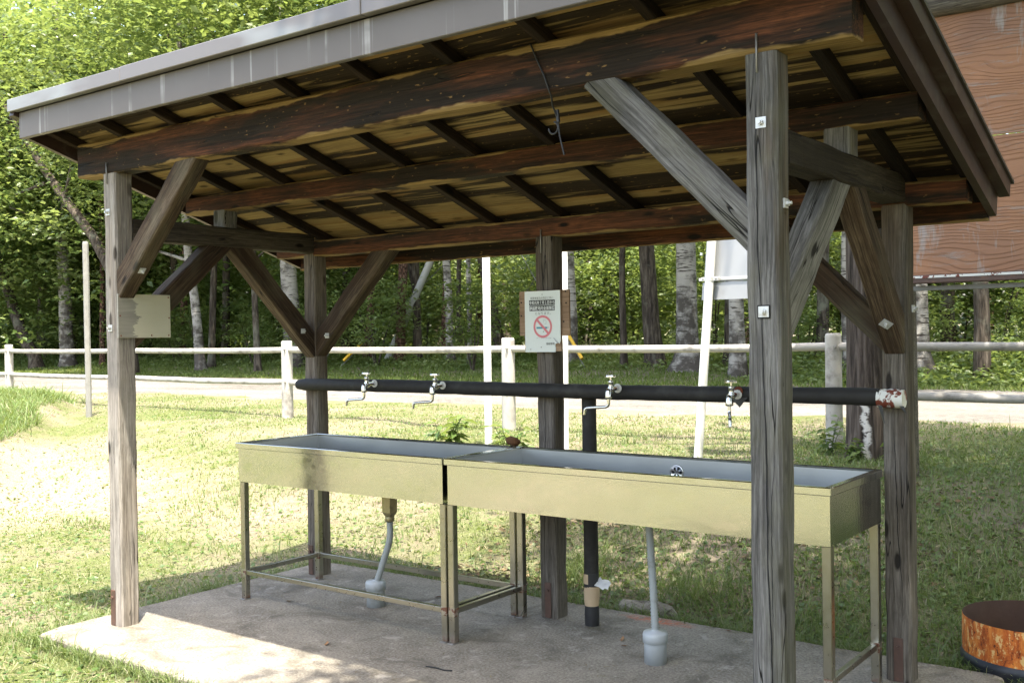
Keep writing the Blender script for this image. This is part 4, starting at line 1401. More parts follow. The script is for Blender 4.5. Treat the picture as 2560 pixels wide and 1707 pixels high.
# lump of broken concrete behind the slab, fallen leaves
rr = random.Random(6)
mb = MB()
mb.lathe([(0, -.03), (.17, -.03), (.19, .0), (.17, .03), (.10, .045), (0, .05)], 11, smooth=False)
mb.v = [(x * rr.uniform(.8, 1.15), y * .55 * rr.uniform(.8, 1.15), z * rr.uniform(.8, 1.2)) for x, y, z in mb.v]
o = mb.build('concrete_lump', 'concrete', None, (2.08, 1.815, gz(2.08, 1.815) + .02))
tag(o, 'broken grey concrete lump in the grass behind the slab', 'rubble')
me0 = None
for i, (x, y, a) in enumerate(((2.36, 1.10, .3), (2.30, 1.18, 2.0), (2.36, 1.32, 1.2), (.38, .78, .5), (1.02, 1.32, 1.0), (1.10, 1.35, 2.4), (2.66, 1.60, .2), (2.52, .10, .8), (2.28, .16, 2.8), (1.16, .33, 2.2))):
    if me0 is None:
        mb = MB()
        mb.add([(-.022, 0, .004), (-.006, -.010, .010), (.012, -.008, .008), (.026, 0, .012), (.010, .009, .004), (-.008, .011, .003), (0, 0, .002)],
               [(0, 1, 6), (1, 2, 6), (2, 3, 6), (3, 4, 6), (4, 5, 6), (5, 0, 6)])
        me0 = mb.mesh('fallen_leaf'); me0.materials.append(M['dry_leaf'])
    o = bpy.data.objects.new('fallen_leaf', me0)
    COL.objects.link(o)
    o.location = (x, y, .001)
    o.rotation_euler = (0, 0, a)
    o.scale = (1 + .4 * ((i * 7) % 3), 1, 1)
    tag(o, 'small curled dry brown leaf lying on the concrete slab', 'leaf', 'dry leaves on the slab')
o = MB().tube([(0, 0, .004), (.05, .008, .005), (.10, .004, .004), (.14, .016, .006)], .003, 5).build('twig', 'black_wire', None, (1.78, .345, 0))
tag(o, 'thin dark twig lying on the slab below the sink joint', 'twig')

# ------------------------------------------------------------------ vegetation meshes
def leaves(name, c, size, mat, seed, flat=0.55, tint=None, wid=0.55):
    rng = np.random.default_rng(seed)
    n_ = len(c)
    az = rng.uniform(0, 2 * np.pi, n_)
    dz = rng.normal(-.25, flat * .55, n_)
    d = np.stack([np.cos(az), np.sin(az), dz], 1); d /= np.linalg.norm(d, axis=1)[:, None]
    nrm = np.stack([rng.normal(0, flat, n_), rng.normal(0, flat, n_), np.ones(n_)], 1)
    s = np.cross(nrm, d); s /= np.linalg.norm(s, axis=1)[:, None] + 1e-9
    nn_ = np.cross(d, s)
    sz = size * rng.uniform(.6, 1.3, n_)[:, None]
    base = c
    tip = c + d * sz
    mid = c + d * sz * .45
    lft = mid + s * sz * wid * .5 + nn_ * sz * .10
    rgt = mid - s * sz * wid * .5 + nn_ * sz * .10
    v_ = np.stack([base, lft, tip, rgt], 1).reshape(-1, 3)
    q = np.arange(n_)[:, None] * 4
    t_ = np.concatenate([np.concatenate([q, q + 2, q + 1], 1), np.concatenate([q, q + 3, q + 2], 1)], 1).reshape(-1, 3)
    if tint is None:
        tint = rng.uniform(0, 1, n_)
    me_ = np_mesh(name, v_, t_, np.repeat(tint, 2))
    me_.materials.append(M[mat])
    return me_

def crown_points(seed, ncl, per, rx, rz, zc, spread=.55, shell=.55):
    rng = np.random.default_rng(seed)
    u = rng.normal(size=(ncl, 3)); u /= np.linalg.norm(u, axis=1)[:, None]
    rad = (shell + (1 - shell) * rng.uniform(0, 1, ncl) ** .6)
    # uneven outline
    lump = 1 + .22 * np.sin(3 * np.arctan2(u[:, 1], u[:, 0]) + seed) + .15 * np.sin(5 * u[:, 2] + seed * 2)
    cc = u * rad[:, None] * lump[:, None] * np.array([rx, rx, rz])
    cc[:, 2] += zc
    pts = np.repeat(cc, per, 0)
    off = rng.normal(size=(ncl * per, 3)) * np.array([spread, spread, spread * .28])
    tint = np.clip(np.repeat(rng.uniform(.1, .9, ncl), per) + rng.normal(0, .16, ncl * per), 0, 1)
    return pts + off, tint, cc

CROWN = []
for sd, mat in ((101, 'leaf_canopy'), (102, 'leaf_canopy'), (103, 'leaf_dark'), (104, 'leaf_canopy')):
    pts, tint, cc = crown_points(sd, 80, 50, 3.1, 5.0, 9.8, .60)
    CROWN.append(leaves('crown', pts, .21, mat, sd, tint=tint))
THIN = []
for sd, mat in ((105, 'leaf_canopy'), (106, 'leaf_dark')):
    pts, tint, cc = crown_points(sd, 34, 46, 3.0, 4.6, 10.2, .62)
    THIN.append(leaves('crown', pts, .21, mat, sd, tint=tint))
LOWCROWN = []
for sd, mat in ((111, 'leaf_canopy'), (112, 'leaf_under'), (113, 'leaf_canopy')):
    pts, tint, cc = crown_points(sd, 210, 50, 3.3, 5.6, 6.9, .50)
    LOWCROWN.append(leaves('crown', pts, .23, mat, sd, tint=tint))
SHRUB = []
for sd, mat in ((121, 'leaf_under'), (122, 'leaf_under'), (123, 'leaf_dark'), (124, 'leaf_canopy')):
    pts, tint, cc = crown_points(sd, 60, 40, 1.15, 1.5, 1.75, .32, .35)
    pts = pts[pts[:, 2] > .05]
    SHRUB.append(leaves('foliage', pts, .15, mat, sd, tint=RNG.uniform(0, 1, len(pts)) * .5 + tint[:len(pts)] * .5))

def trunk(name, r0, hgt, lean, mat, parent, curve=0.0, limbs=5, seed=0, fork=None, flare=1.5, rtop=.35):
    r = random.Random(seed)
    mb = MB()
    pts = []; rad = []
    nseg = 12
    for i in range(nseg + 1):
        t = i / nseg
        z = hgt * t
        zz = z / 4.0
        cvx = curve * math.sin(min(zz, 2) * math.pi / 2) if curve else 0
        px = lean * zz * (1 if zz < 1.2 else 1.2 / zz * (1 + .15 * (zz - 1.2))) + cvx + r.uniform(-.03, .03) * (i > 0)
        py = r.uniform(-.03, .03) * (i > 0)
        pts.append((px, py, z if i else -.25))
        rr_ = r0 * (1 - (1 - rtop) * t)
        rad.append(rr_)
    pts.insert(1, (pts[0][0] + .0, 0, .0)); rad.insert(1, r0 * flare)
    pts.insert(2, (pts[0][0] + .0 + lean * .06, 0, .22)); rad.insert(2, r0 * (1 + (flare - 1) * .4))
    pts.insert(3, (pts[0][0] + lean * .14, 0, .5)); rad.insert(3, r0 * 1.04)
    rad[0] = r0 * flare * 1.1
    mb.tube(pts, rad, 12)
    for k_ in range(limbs):
        i = r.randint(6, nseg)
        b = Vector(pts[i]); a = r.uniform(0, 2 * math.pi)
        l_ = r.uniform(1.2, 2.8)
        e = b + Vector((math.cos(a) * l_, math.sin(a) * l_, r.uniform(.5, 1.5)))
        mb.tube([b, (b + e) / 2 + Vector((0, 0, .15)), e], [rad[i] * .45, rad[i] * .28, rad[i] * .1], 6)
    if fork:
        b = Vector(pts[5])
        b = Vector((lean * fork[0] / 4, 0, fork[0]))
        e = b + Vector((fork[1], .2, 2.4))
        mb.tube([b - Vector((0, 0, .2)), b + (e - b) * .4 + Vector((fork[1] * .2, 0, 0)), e], [r0 * .75, r0 * .62, r0 * .45], 10)
    return mb.build(name, mat, parent)

def copy_part(me_, name, parent, loc=(0, 0, 0), rz=0.0, sc=(1, 1, 1)):
    o = bpy.data.objects.new(name, me_)
    COL.objects.link(o)
    o.parent = parent
    o.location = loc; o.rotation_euler = (0, 0, rz); o.scale = sc
    return o

def tree(name, x, y, dia, lean, kind, label, crown=None, hgt=13.0, curve=0.0, cs=1.0, group=None, seed=0, fork=None, flare=1.45, cat='tree', czs=None, coff=(0, 0)):
    t = empty(name, (x, y, gz(x, y)), label, cat, group)
    trunk('trunk', dia / 2, hgt, lean, kind, t, curve, seed=seed, fork=fork, flare=flare)
    if crown is None:
        crown = CROWN[seed % 4]
    copy_part(crown, 'crown', t, (lean * 1.3 + coff[0], coff[1], 0), seed * 1.7, (cs, cs, czs or cs))
    return t

B_, D_, Pn = 'bark_birch', 'bark_dark', 'bark_pine'
TREES = [
 ('bent_tree', -32.8, 17.5, .45, -1.2, D_, 'dark bent trunk curving out of the left edge of the wood', dict(curve=-1.2)),
 ('broadleaf_tree', -38.4, 21, .70, -.06, D_, 'very thick dark trunk behind the left end of the fence', {}),
 ('birch_tree', -31.85, 18.2, .52, -.27, B_, 'stout birch trunk left of the tall grey stake', {}),
 ('pine_tree', -30.2, 18.6, .20, .06, Pn, 'slim reddish trunk seen just behind the tall grey stake', {}),
 ('broadleaf_tree', -34.3, 22, .24, .2, D_, 'slim dark trunk between tall stake and sunlit corner post', {}),
 ('pine_tree', -27.3, 20, .28, .26, Pn, 'reddish trunk beside the blank board, left of the white birch', {}),
 ('birch_tree', -23.0, 17.6, .32, -.58, B_, 'bright white leaning birch right of the blank cream board', {}),
 ('broadleaf_tree', -23.4, 18.3, .24, .27, D_, 'dark trunk crossing close behind the leaning white birch', {}),
 ('broadleaf_tree', -20.1, 17.5, .21, -.15, D_, 'slim greenish trunk between white birch and back corner post', {}),
 ('birch_tree', -19.7, 18.6, .58, -.28, B_, 'thick grey birch just left of the back corner post', {}),
 ('pine_tree', -18.45, 20.5, .26, .52, Pn, 'thin reddish pine leaning slightly right of the yellow guy sleeves', {}),
 ('pine_tree', -16.4, 19.8, .32, .27, Pn, 'scaly reddish pine in front of the leaning utility pole', {}),
 ('forked_tree', -16.1, 20.3, .27, -.05, D_, 'forked dark trunk beside the scaly pine', dict(fork=(2.3, -.7))),
 ('pine_tree', -15.6, 21, .27, .14, Pn, 'dull brown trunk between forked tree and curvy birch', {}),
 ('birch_tree', -14.2, 19.6, .25, -.30, B_, 'curvy birch left of the thick white pole', dict(curve=.12)),
 ('broadleaf_tree', -14.7, 20.6, .16, .04, D_, 'thin dark trunk hugging the curvy birch', {}),
 ('birch_tree', -13.35, 19.4, .15, -.02, B_, 'slimmest birch, close to the thick white pole', {}),
 ('broadleaf_tree', -13.0, 20.5, .34, -.96, D_, 'dark trunk leaning left behind the thick white pole', {}),
 ('birch_tree', -9.99, 19.5, .30, -.09, B_, 'birch rising right beside the no-smoking notice', {}),
 ('broadleaf_tree', -8.16, 19, .17, .03, D_, 'slim dark trunk between notice post and road sign', {}),
 ('broadleaf_tree', -7.4, 19.2, .44, -.27, D_, 'big grooved dark trunk left of the road sign', {}),
 ('birch_tree', -6.27, 18.7, .52, .01, B_, 'big birch with black-flaked base beside the road sign', dict(flare=1.9)),
 ('broadleaf_tree', -5.6, 19.6, .32, .15, D_, 'dark trunk right behind the road sign pole', {}),
 ('birch_tree', -4.6, 17.8, .35, -.05, B_, 'birch below the road sign with blotched white base', {}),
 ('birch_tree', -2.18, 17.8, .26, -.01, B_, 'birch seen between the two right-hand shelter posts', {}),
 ('broadleaf_tree', -3.2, 19, .28, .11, D_, 'dark trunk behind the split grey front post', {}),
 ('broadleaf_tree', .37, 17.6, .30, .01, D_, 'straight black trunk below the huge signboard', dict(flare=1.2)),
 ('birch_tree', -.8, 17.8, .40, -.08, B_, 'birch with flared root just right of the shelter', dict(flare=2.2)),
 ('broadleaf_tree', -1.07, 21, .32, .07, D_, 'shadowed trunk behind the flared birch', {}),
]
for i, (nm, x, y, dia, ln, kd, lb, kw) in enumerate(TREES):
    left = x < -26
    tree(nm, x, y, dia, ln, kd, lb, crown=(LOWCROWN[i % 3] if left and i % 2 == 0 else None), seed=200 + i, hgt=13 + (i * 7 % 5) * .6, cs=.95 + (i % 3) * .08, group='trees at the front of the wood', coff=((0, 0) if left else (.3 * (i % 3 - 1), -2.9 - .3 * (i % 2))), **kw)

# the leafy wall at the upper left and the wood behind
rr = random.Random(21)
k_ = 0
for (x, y) in ((-36, 16.5), (-41, 19), (-46, 15), (-34.5, 20), (-29, 21), (-25.5, 20.5), (-21.5, 22.5), (-44, 24)):
    tree('leafy_tree', x, y, .3, rr.uniform(-.3, .3), D_, 'tall leafy tree in the sunlit canopy at upper left', crown=LOWCROWN[k_ % 3], seed=300 + k_, hgt=14.5, cs=1.25 + .12 * (k_ % 3), group='sunlit canopy trees at upper left')
    k_ += 1
for x in np.arange(-56, 14, 5.0):
    for y in (25.5, 31):
        xx, yy = x + rr.uniform(-1.6, 1.6), y + rr.uniform(-1.8, 1.8)
        tree('woodland_tree', xx, yy, rr.uniform(.2, .45), rr.uniform(-.3, .3), rr.choice((D_, D_, B_, Pn)), 'leafy tree standing deep in the wood behind the front trunks',
             crown=(THIN[k_ % 2] if xx > -30 else LOWCROWN[k_ % 3]), seed=400 + k_, hgt=12.5, cs=rr.uniform(.85, 1.1), group='trees deep in the wood')
        k_ += 1

lt = empty('leaning_tree', (-24.66, 16.2, gz(-24.66, 16.2)), 'long bare trunk leaning up to the left in front of the leaf wall', 'tree', 'trees at the front of the wood')
g_ = lt.location.z
ps = [(-24.62, 16.2, g_ - .2), (-24.66, 16.2, .9), (-25.26, 16.2, 3.2), (-26.77, 16.2, 5.0), (-28.73, 16.2, 6.64), (-29.68, 16.2, 7.5), (-31.0, 16.2, 8.85), (-32.4, 16.2, 10.2), (-34.3, 16.2, 12.5)]
mb = MB()
mb.tube([(x + 24.66, y - 16.2, z - g_) for x, y, z in ps], [.24, .2, .18, .165, .15, .14, .12, .10, .05], 12)
for (bx_, bz_, ex_, ez_) in ((-3.9, 5.6, -2.6, 8.0), (-5.0, 6.6, -6.5, 6.3), (-6.4, 8.0, -5.4, 9.8)):
    mb.tube([(bx_, 0, bz_), ((bx_ + ex_) / 2 + .2, -.2, (bz_ + ez_) / 2), (ex_, -.3, ez_)], [.08, .055, .02], 7)
mb.build('trunk', 'bark_dark', lt)
copy_part(THIN[0], 'crown', lt, (-8.3, -.5, 2.0), .7, (.8, .8, .8))

# saplings and shrubs
k_ = 0
for row, (y0, dx, zs) in enumerate(((18.9, 2.5, .65), (20.8, 2.4, .9), (23.4, 2.3, 1.2), (26.5, 2.4, 1.7))):
    for x in np.arange(-44 + row, 6, dx):
        xx, yy = float(x + rr.uniform(-.9, .9)), y0 + rr.uniform(-.8, .8)
        if row == 0 and rr.random() < .2:
            continue
        if row < 2 and (-20.5 < xx < -12.3 or -10.6 < xx < -3.8) and rr.random() < .8:
            continue
        s = zs * rr.uniform(.75, 1.25)
        t = empty('leafy_shrub', (xx, yy, gz(xx, yy)), 'leafy green shrub growing under the trees of the wood', 'shrub', 'undergrowth shrubs in the wood')
        st = MB()
        for q in range(3):
            a = rr.uniform(0, 6.28)
            st.tube([(0, 0, -.1), (.25 * math.cos(a), .25 * math.sin(a), 1.0 * s), (.7 * s * math.cos(a), .7 * s * math.sin(a), 2.2 * s)], [.03, .022, .008], 5)
        st.build('stems', 'bark_dark', t)
        copy_part(SHRUB[k_ % 4], 'foliage', t, (0, 0, 0), k_ * 1.3, (s * 1.05, s * 1.05, s))
        k_ += 1

# far leaf mass closing the view
rng = np.random.default_rng(77)
n_ = 42000
c = np.stack([rng.uniform(-95, 30, n_), rng.uniform(34, 44, n_), 24 * rng.uniform(0, 1, n_)], 1)
c[:, 2] += 1.0
low = rng.uniform(0, 1, n_) < .3
c[low, 2] = rng.uniform(.6, 6, low.sum())
mef = leaves('far_foliage', c, .75, 'leaf_canopy', 77, flat=.9, wid=.8)
o = bpy.data.objects.new('distant_wood', mef); COL.objects.link(o)
tag(o, 'dark mass of far trees closing the view', None, None, 'stuff')
n_ = 16000
c = np.stack([rng.uniform(-75, -50, n_), rng.uniform(6, 36, n_), 24 * rng.uniform(0, 1, n_)], 1)
mef = leaves('far_foliage', c, .6, 'leaf_canopy', 78, flat=.9, wid=.8)
o = bpy.data.objects.new('distant_wood', mef); COL.objects.link(o)
tag(o, 'far leafy mass beyond the left edge', None, None, 'stuff')

# the tree between shelter and signboard, and the trees that shade the right side from off frame
CEDAR = tree('cedar_tree', 2.09, 5.55, .33, .0, 'bark_cedar', 'reddish ridged trunk with pale resin run beside the rear right post', crown=LOWCROWN[1], seed=501, hgt=11, cs=.62, czs=.80, flare=1.18)
for ch in CEDAR.children:
    if ch.name.startswith('crown'):
        ch.location = (2.6, -.6, 1.9)
pts, tint, cc = crown_points(131, 190, 105, 2.75, 1.9, 0.0, .27, .2)
SHADE = leaves('crown', pts, .11, 'leaf_canopy', 131, tint=tint)
def shade_tree(x, y, cxw, cyw, czw, sc, label, seed):
    t = empty('broadleaf_tree', (x, y, gz(x, y)), label, 'tree', 'shade trees around the clearing')
    mb = MB()
    e = Vector((cxw - x, cyw - y, czw - t.location.z))
    mb.tube([(0, 0, -.2), (.02, 0, 1.5), e * .45 + Vector((0, 0, 1.0)), e * .8 + Vector((0, 0, .6)), e], [.22, .17, .14, .10, .04], 12)
    rr_ = random.Random(seed)
    for q in range(9):
        a = rr_.uniform(0, 6.28); b = e * rr_.uniform(.7, 1.0)
        mb.tube([b, b + Vector((math.cos(a) * 1.1, math.sin(a) * 1.1, .3)), b + Vector((math.cos(a) * 2.1, math.sin(a) * 2.1, .5))], [.05, .03, .01], 6)
    mb.build('trunk', 'bark_dark', t)
    copy_part(SHADE, 'crown', t, e, seed, (sc, sc, sc))
shade_tree(8.0, -2.2, 5.35, -1.55, 7.0, 1.0, 'spreading broadleaf tree right of the camera shading the slab', 1)
shade_tree(8.6, 2.4, 5.1, 1.75, 7.4, 1.08, 'broadleaf tree right of the drum shading the bank', 2)

for i_, (x, y, c_) in enumerate(((11.5, -4.5, 1.0), (12.5, 1.5, 1.05), (11.0, 6.5, .95), (13.5, -10.0, 1.1), (15.5, 4.5, 1.1), (9.5, 10.5, .9), (17, -3, 1.15))):  # unseen trees added to darken the surroundings right of the shelter
    tree('broadleaf_tree', x, y, .35, 0.0, D_, 'unseen leafy tree added right of the shelter to darken that side', crown=LOWCROWN[i_ % 3], seed=520 + i_, hgt=13, cs=c_, group='unseen trees added right of the clearing')

# ------------------------------------------------------------------ grass
def wob(x, y, s=1.0):
    return (np.sin(1.7 * x * s + 1.3 * np.sin(.9 * y * s)) + np.sin(2.3 * y * s + 1.1 * np.sin(1.2 * x * s + 2)) + np.sin(.8 * (x + y) * s + 3)) / 3

def ground_points(n_, r0, r1, rng, fov=(.62)):
    th = rng.uniform(-fov, fov, n_)
    rr_ = np.exp(rng.uniform(np.log(r0), np.log(r1), n_))
    ang = YAW + th
    x = CAM.x - np.sin(ang) * rr_
    y = CAM.y + np.cos(ang) * rr_
    return x, y, rr_

def blades(name, x, y, r_, h, w, lean, tint, mat, rng, z=None):
    n_ = len(x)
    z = ground_z(x, y) if z is None else z
    az = rng.uniform(0, 2 * np.pi, n_)
    sd = np.stack([np.cos(az), np.sin(az), np.zeros(n_)], 1)
    la = rng.uniform(0, 2 * np.pi, n_)
    ld = np.stack([np.cos(la), np.sin(la), np.zeros(n_)], 1) * (lean * h)[:, None]
    b = np.stack([x, y, z - .008], 1)
    upv = np.zeros((n_, 3)); upv[:, 2] = 1
    bl = b - sd * w[:, None] * .5; br_ = b + sd * w[:, None] * .5
    mid = b + upv * (h * .6)[:, None] + ld * .35
    ml = mid - sd * w[:, None] * .38; mr = mid + sd * w[:, None] * .38
    tip = b + upv * (h * (1 - .25 * np.clip(lean, 0, 2)))[:, None] + ld
    v_ = np.stack([bl, br_, ml, mr, tip], 1).reshape(-1, 3)
    q = np.arange(n_)[:, None] * 5
    t_ = np.concatenate([q, q + 1, q + 3, q, q + 3, q + 2, q + 2, q + 3, q + 4], 1).reshape(-1, 3)
    me_ = np_mesh(name, v_, t_, np.repeat(tint, 3))
    me_.materials.append(M[mat])
    o = bpy.data.objects.new(name, me_); COL.objects.link(o)
    return o

def keep_off(x, y):
    ins = (x > SX0 + .005) & (x < SX1 - .005) & (y > SY0 + .005) & (y < SY1 - .005)
    drum = (x - 3.985) ** 2 + (y - 1.905) ** 2 < .30 ** 2
    road_ = (y > 8.7 + .25 * np.sin(.9 * x)) & (y < 15.75)
    return ~(ins | drum | road_)

rng = np.random.default_rng(5)
x, y, r_ = ground_points(330000, 2.2, 24, rng)
kp = keep_off(x, y) & (y < 9.2)
dens = .5 + .5 * wob(x, y, 1.0)
kp &= rng.uniform(0, 1, len(x)) < (.30 + .75 * dens)
kp &= ~((np.hypot((x + 5.2) * .42, (y - 2.3) * .75) < .9) & (rng.uniform(0, 1, len(x)) < .62))
x, y, r_ = x[kp], y[kp], r_[kp]
n_ = len(x)
bl = -6.3 - 1.28 * (y - 2.5) + .35 * wob(x, y, 1.7)
tall = (x < bl) & (y < 7)
worn = (x > bl) & (x < bl + 3.2) & (y < 5.5) & (x < -1)
lush = (x > 1.2) & (y > 1.6)
edge = ((np.abs(x - SX0) < .10) | (np.abs(y - SY1) < .12) | (np.abs(y - SY0) < .08))
h = rng.uniform(.016, .045, n_) * (1 + 4.0 * tall + .8 * edge + .7 * lush - .35 * worn) * (1 + .5 * np.clip(wob(x, y, 2.2), 0, 1))
h *= np.where(rng.uniform(0, 1, n_) < .03, 2.4, 1)
lean_ = rng.uniform(.2, 1.4, n_) + .5 * tall
w = (.0028 + .0011 * r_ * .45) * rng.uniform(.7, 1.3, n_)
green = np.clip(.34 + .2 * wob(x + 3, y, 1.3) - .16 * lush - .34 * tall + rng.normal(0, .17, n_), 0, 1)  # tall bank grass greener, also tinted darker for the shade over it
dryish = rng.uniform(0, 1, n_) < (.22 - .16 * np.clip(wob(x, y, .8), -1, 1)) * np.where(tall | lush, .35, 1) * np.where(worn, 2.2, 1)
tint = np.where(dryish, rng.uniform(.7, 1, n_), green)
rg4 = np.random.default_rng(52)
xe = rg4.uniform(-16, -5, 60000); ye = rg4.uniform(-.5, 6.2, 60000)
ke = (xe < -6.3 - 1.28 * (ye - 2.5) + .35 * wob(xe, ye, 1.7)) & (np.hypot(xe + 6.5, ye - 3.5) < 7.5)
xe, ye = xe[ke], ye[ke]; ne = len(xe)
x = np.concatenate([x, xe]); y = np.concatenate([y, ye]); r_ = np.hypot(x - CAM.x, y - CAM.y)
h = np.concatenate([h, rg4.uniform(.05, .17, ne)]); w = np.concatenate([w, np.full(ne, .009)])
lean_ = np.concatenate([lean_, rg4.uniform(.4, 1.8, ne)]); tint = np.concatenate([tint, np.clip(rg4.normal(.16, .13, ne), 0, 1)])  # extra bank blades, low tint carries some of the shade there
o = blades('lawn_grass', x, y, r_, h, w, lean_, tint, 'grass_blades', rng)
tag(o, 'short mown grass of the lawn around the slab', None, None, 'stuff')

per = []
rg3 = np.random.default_rng(41)
for (a_, b_, n2, hh) in (((SX0, SY0), (1.6, SY0), 1500, .075), ((SX0, SY0), (SX0, SY1), 1500, .08), ((SX0, SY1), (SX1, SY1), 3200, .085), ((1.6, SY0), (SX1, SY0), 700, .06)):
    t_ = rg3.uniform(0, 1, n2)
    t_ = np.where(np.sin(t_ * 37 + n2) + np.sin(t_ * 91) > rg3.uniform(-1.6, 1.4, n2), t_, rg3.uniform(0, 1, n2))
    out = np.abs(rg3.normal(0, .028, n2)) + .004
    dx_ = -1 if a_[0] == b_[0] else 0
    dy_ = 0 if a_[0] == b_[0] else (1 if a_[1] == SY1 else -1)
    per.append(np.stack([a_[0] + (b_[0] - a_[0]) * t_ + dx_ * out, a_[1] + (b_[1] - a_[1]) * t_ + dy_ * out, hh * rg3.uniform(.4, 1.5, n2)], 1))
per = np.concatenate(per)
n2 = len(per)
o = blades('edge_grass', per[:, 0], per[:, 1], per[:, 0], per[:, 2], rg3.uniform(.003, .006, n2), rg3.uniform(.3, 1.6, n2), np.clip(rg3.normal(.33, .22, n2), 0, 1), 'grass_blades', rg3, z=np.full(n2, -.05))
tag(o, 'grass creeping along the broken edge of the slab', None, None, 'stuff')
n2 = 900
x = rg3.uniform(SX0 + .05, SX1 - .05, n2); y = SY0 + .04 + (SY1 - SY0 - .08) * rg3.beta(1.0, .55, n2)
az = rg3.uniform(0, 2 * np.pi, n2); ln = rg3.uniform(.006, .035, n2)
a = np.stack([x, y, np.full(n2, .002)], 1); d = np.stack([np.cos(az), np.sin(az), np.zeros(n2)], 1)
s_ = np.stack([-np.sin(az), np.cos(az), np.zeros(n2)], 1) * rg3.uniform(.0007, .003, n2)[:, None]
b = a + d * ln[:, None]; b[:, 2] += rg3.uniform(0, .004, n2)
v_ = np.stack([a - s_, a + s_, b], 1).reshape(-1, 3)
mes = np_mesh('slab_litter', v_, np.arange(len(v_)).reshape(-1, 3), rg3.uniform(0, 1, n2))
mes.materials.append(M['litter'])
o = bpy.data.objects.new('slab_litter', mes); COL.objects.link(o)
tag(o, 'bits of straw and needles strewn on the slab', None, None, 'stuff')

# clover and small broad leaves
x, y, r_ = ground_points(90000, 2.2, 20, rng)
kp = keep_off(x, y) & (y < 9)
kp &= rng.uniform(0, 1, len(x)) < (.30 + .7 * np.clip(wob(x - 1, y + 2, 1.6), 0, 1) + .6 * ((x > 1.2) & (y > 1.6)))
x, y, r_ = x[kp], y[kp], r_[kp]
c = np.stack([x, y, ground_z(x, y) + rng.uniform(.004, .03, len(x))], 1)
mec = leaves('clover', c, .034, 'leaf_weed', 6, flat=.5, wid=.8)
o = bpy.data.objects.new('clover_leaves', mec); COL.objects.link(o)
tag(o, 'small clover leaves spread through the lawn', None, None, 'stuff')

# dry straw lying on the lawn
x, y, r_ = ground_points(17000, 2.4, 15, rng)
kp = keep_off(x, y) & (y < 7) & (rng.uniform(0, 1, len(x)) < (.35 + .65 * np.clip(-wob(x, y, .9), 0, 1)))
x, y, r_ = x[kp], y[kp], r_[kp]
n_ = len(x)
az = rng.uniform(0, 2 * np.pi, n_); ln = rng.uniform(.04, .17, n_)
d = np.stack([np.cos(az), np.sin(az), np.zeros(n_)], 1)
s = np.stack([-np.sin(az), np.cos(az), np.zeros(n_)], 1) * (.0014 + .00022 * r_)[:, None]
a = np.stack([x, y, ground_z(x, y) + rng.uniform(.006, .03, n_)], 1)
xb, yb = x + d[:, 0] * ln, y + d[:, 1] * ln
b = np.stack([xb, yb, ground_z(xb, yb) + rng.uniform(.004, .03, n_)], 1)
ok = keep_off(xb, yb)
v_ = np.stack([a - s, a + s, b], 1)[ok].reshape(-1, 3)
t_ = np.arange(len(v_)).reshape(-1, 3)
mes = np_mesh('straw', v_, t_, rng.uniform(0, 1, len(t_)))
mes.materials.append(M['straw'])
o = bpy.data.objects.new('dry_straw', mes); COL.objects.link(o)
tag(o, 'dry straw stalks scattered over the lawn', None, None, 'stuff')

n_ = 5200
x = rng.uniform(.2, 4.6, n_); y = 1.72 + rng.uniform(0, 1, n_) ** 1.4 * 3.2
kp = keep_off(x, y) & (rng.uniform(0, 1, n_) < np.clip(.15 + .9 * wob(x, y, 2.0), 0, 1))
x, y = x[kp], y[kp]
c = np.stack([x, y, ground_z(x, y) + rng.uniform(.004, .035, len(x))], 1)
mel = leaves('leaf_litter', c, .05, 'litter', 91, flat=.5, wid=.6)
o = bpy.data.objects.new('leaf_litter', mel); COL.objects.link(o)
tag(o, 'dead brown leaves lying in the grass behind the slab', None, None, 'stuff')

# verge beyond the road
n_ = 120000
x = rng.uniform(-48, 8, n_); y = rng.uniform(15.3, 24, n_)
r_ = np.hypot(x - CAM.x, y - CAM.y)
back = sst(18.0, 20.0, y)
h = rng.uniform(.04, .12, n_) + back * rng.uniform(0.05, .42, n_) * (.6 + .4 * wob(x, y, .8))
w = .010 + .0006 * r_
tint = np.clip(.35 + .25 * wob(x, y, .7) + rng.normal(0, .2, n_), 0, 1)
o = blades('verge_grass', x, y, r_, h, w, rng.uniform(.2, 1.2, n_), tint, 'verge_blades', rng)
tag(o, 'longer grass on the verge in front of the wood', None, None, 'stuff')
n_ = 52000
x = rng.uniform(-48, 8, n_); y = rng.uniform(18.4, 25, n_)
hump = np.clip(wob(x, y, 1.1) + .35, 0, 1)
c = np.stack([x, y, ground_z(x, y) + rng.uniform(.02, 1, n_) * (.15 + .75 * hump * sst(18.4, 20.5, y))], 1)
meu = leaves('undergrowth', c, .13, 'leaf_under', 9, flat=.6)
o = bpy.data.objects.new('undergrowth', meu); COL.objects.link(o)
tag(o, 'ferns and low leafy undergrowth along the wood edge', None, None, 'stuff')
# bank of weeds at the right, beyond the road
n_ = 16000
x = rng.uniform(-4, 5, n_); y = rng.uniform(16.6, 18.8, n_)
c = np.stack([x, y, ground_z(x, y) + rng.uniform(.02, 1, n_) * (.1 + .75 * sst(16.6, 18.2, y) * (.6 + .4 * wob(x, y, 1.5)))], 1)
meu = leaves('bank_weeds', c, .12, 'leaf_under', 10, flat=.6)
o = bpy.data.objects.new('bank_weeds', meu); COL.objects.link(o)
tag(o, 'dense weeds on the bank below the signboard', None, None, 'stuff')

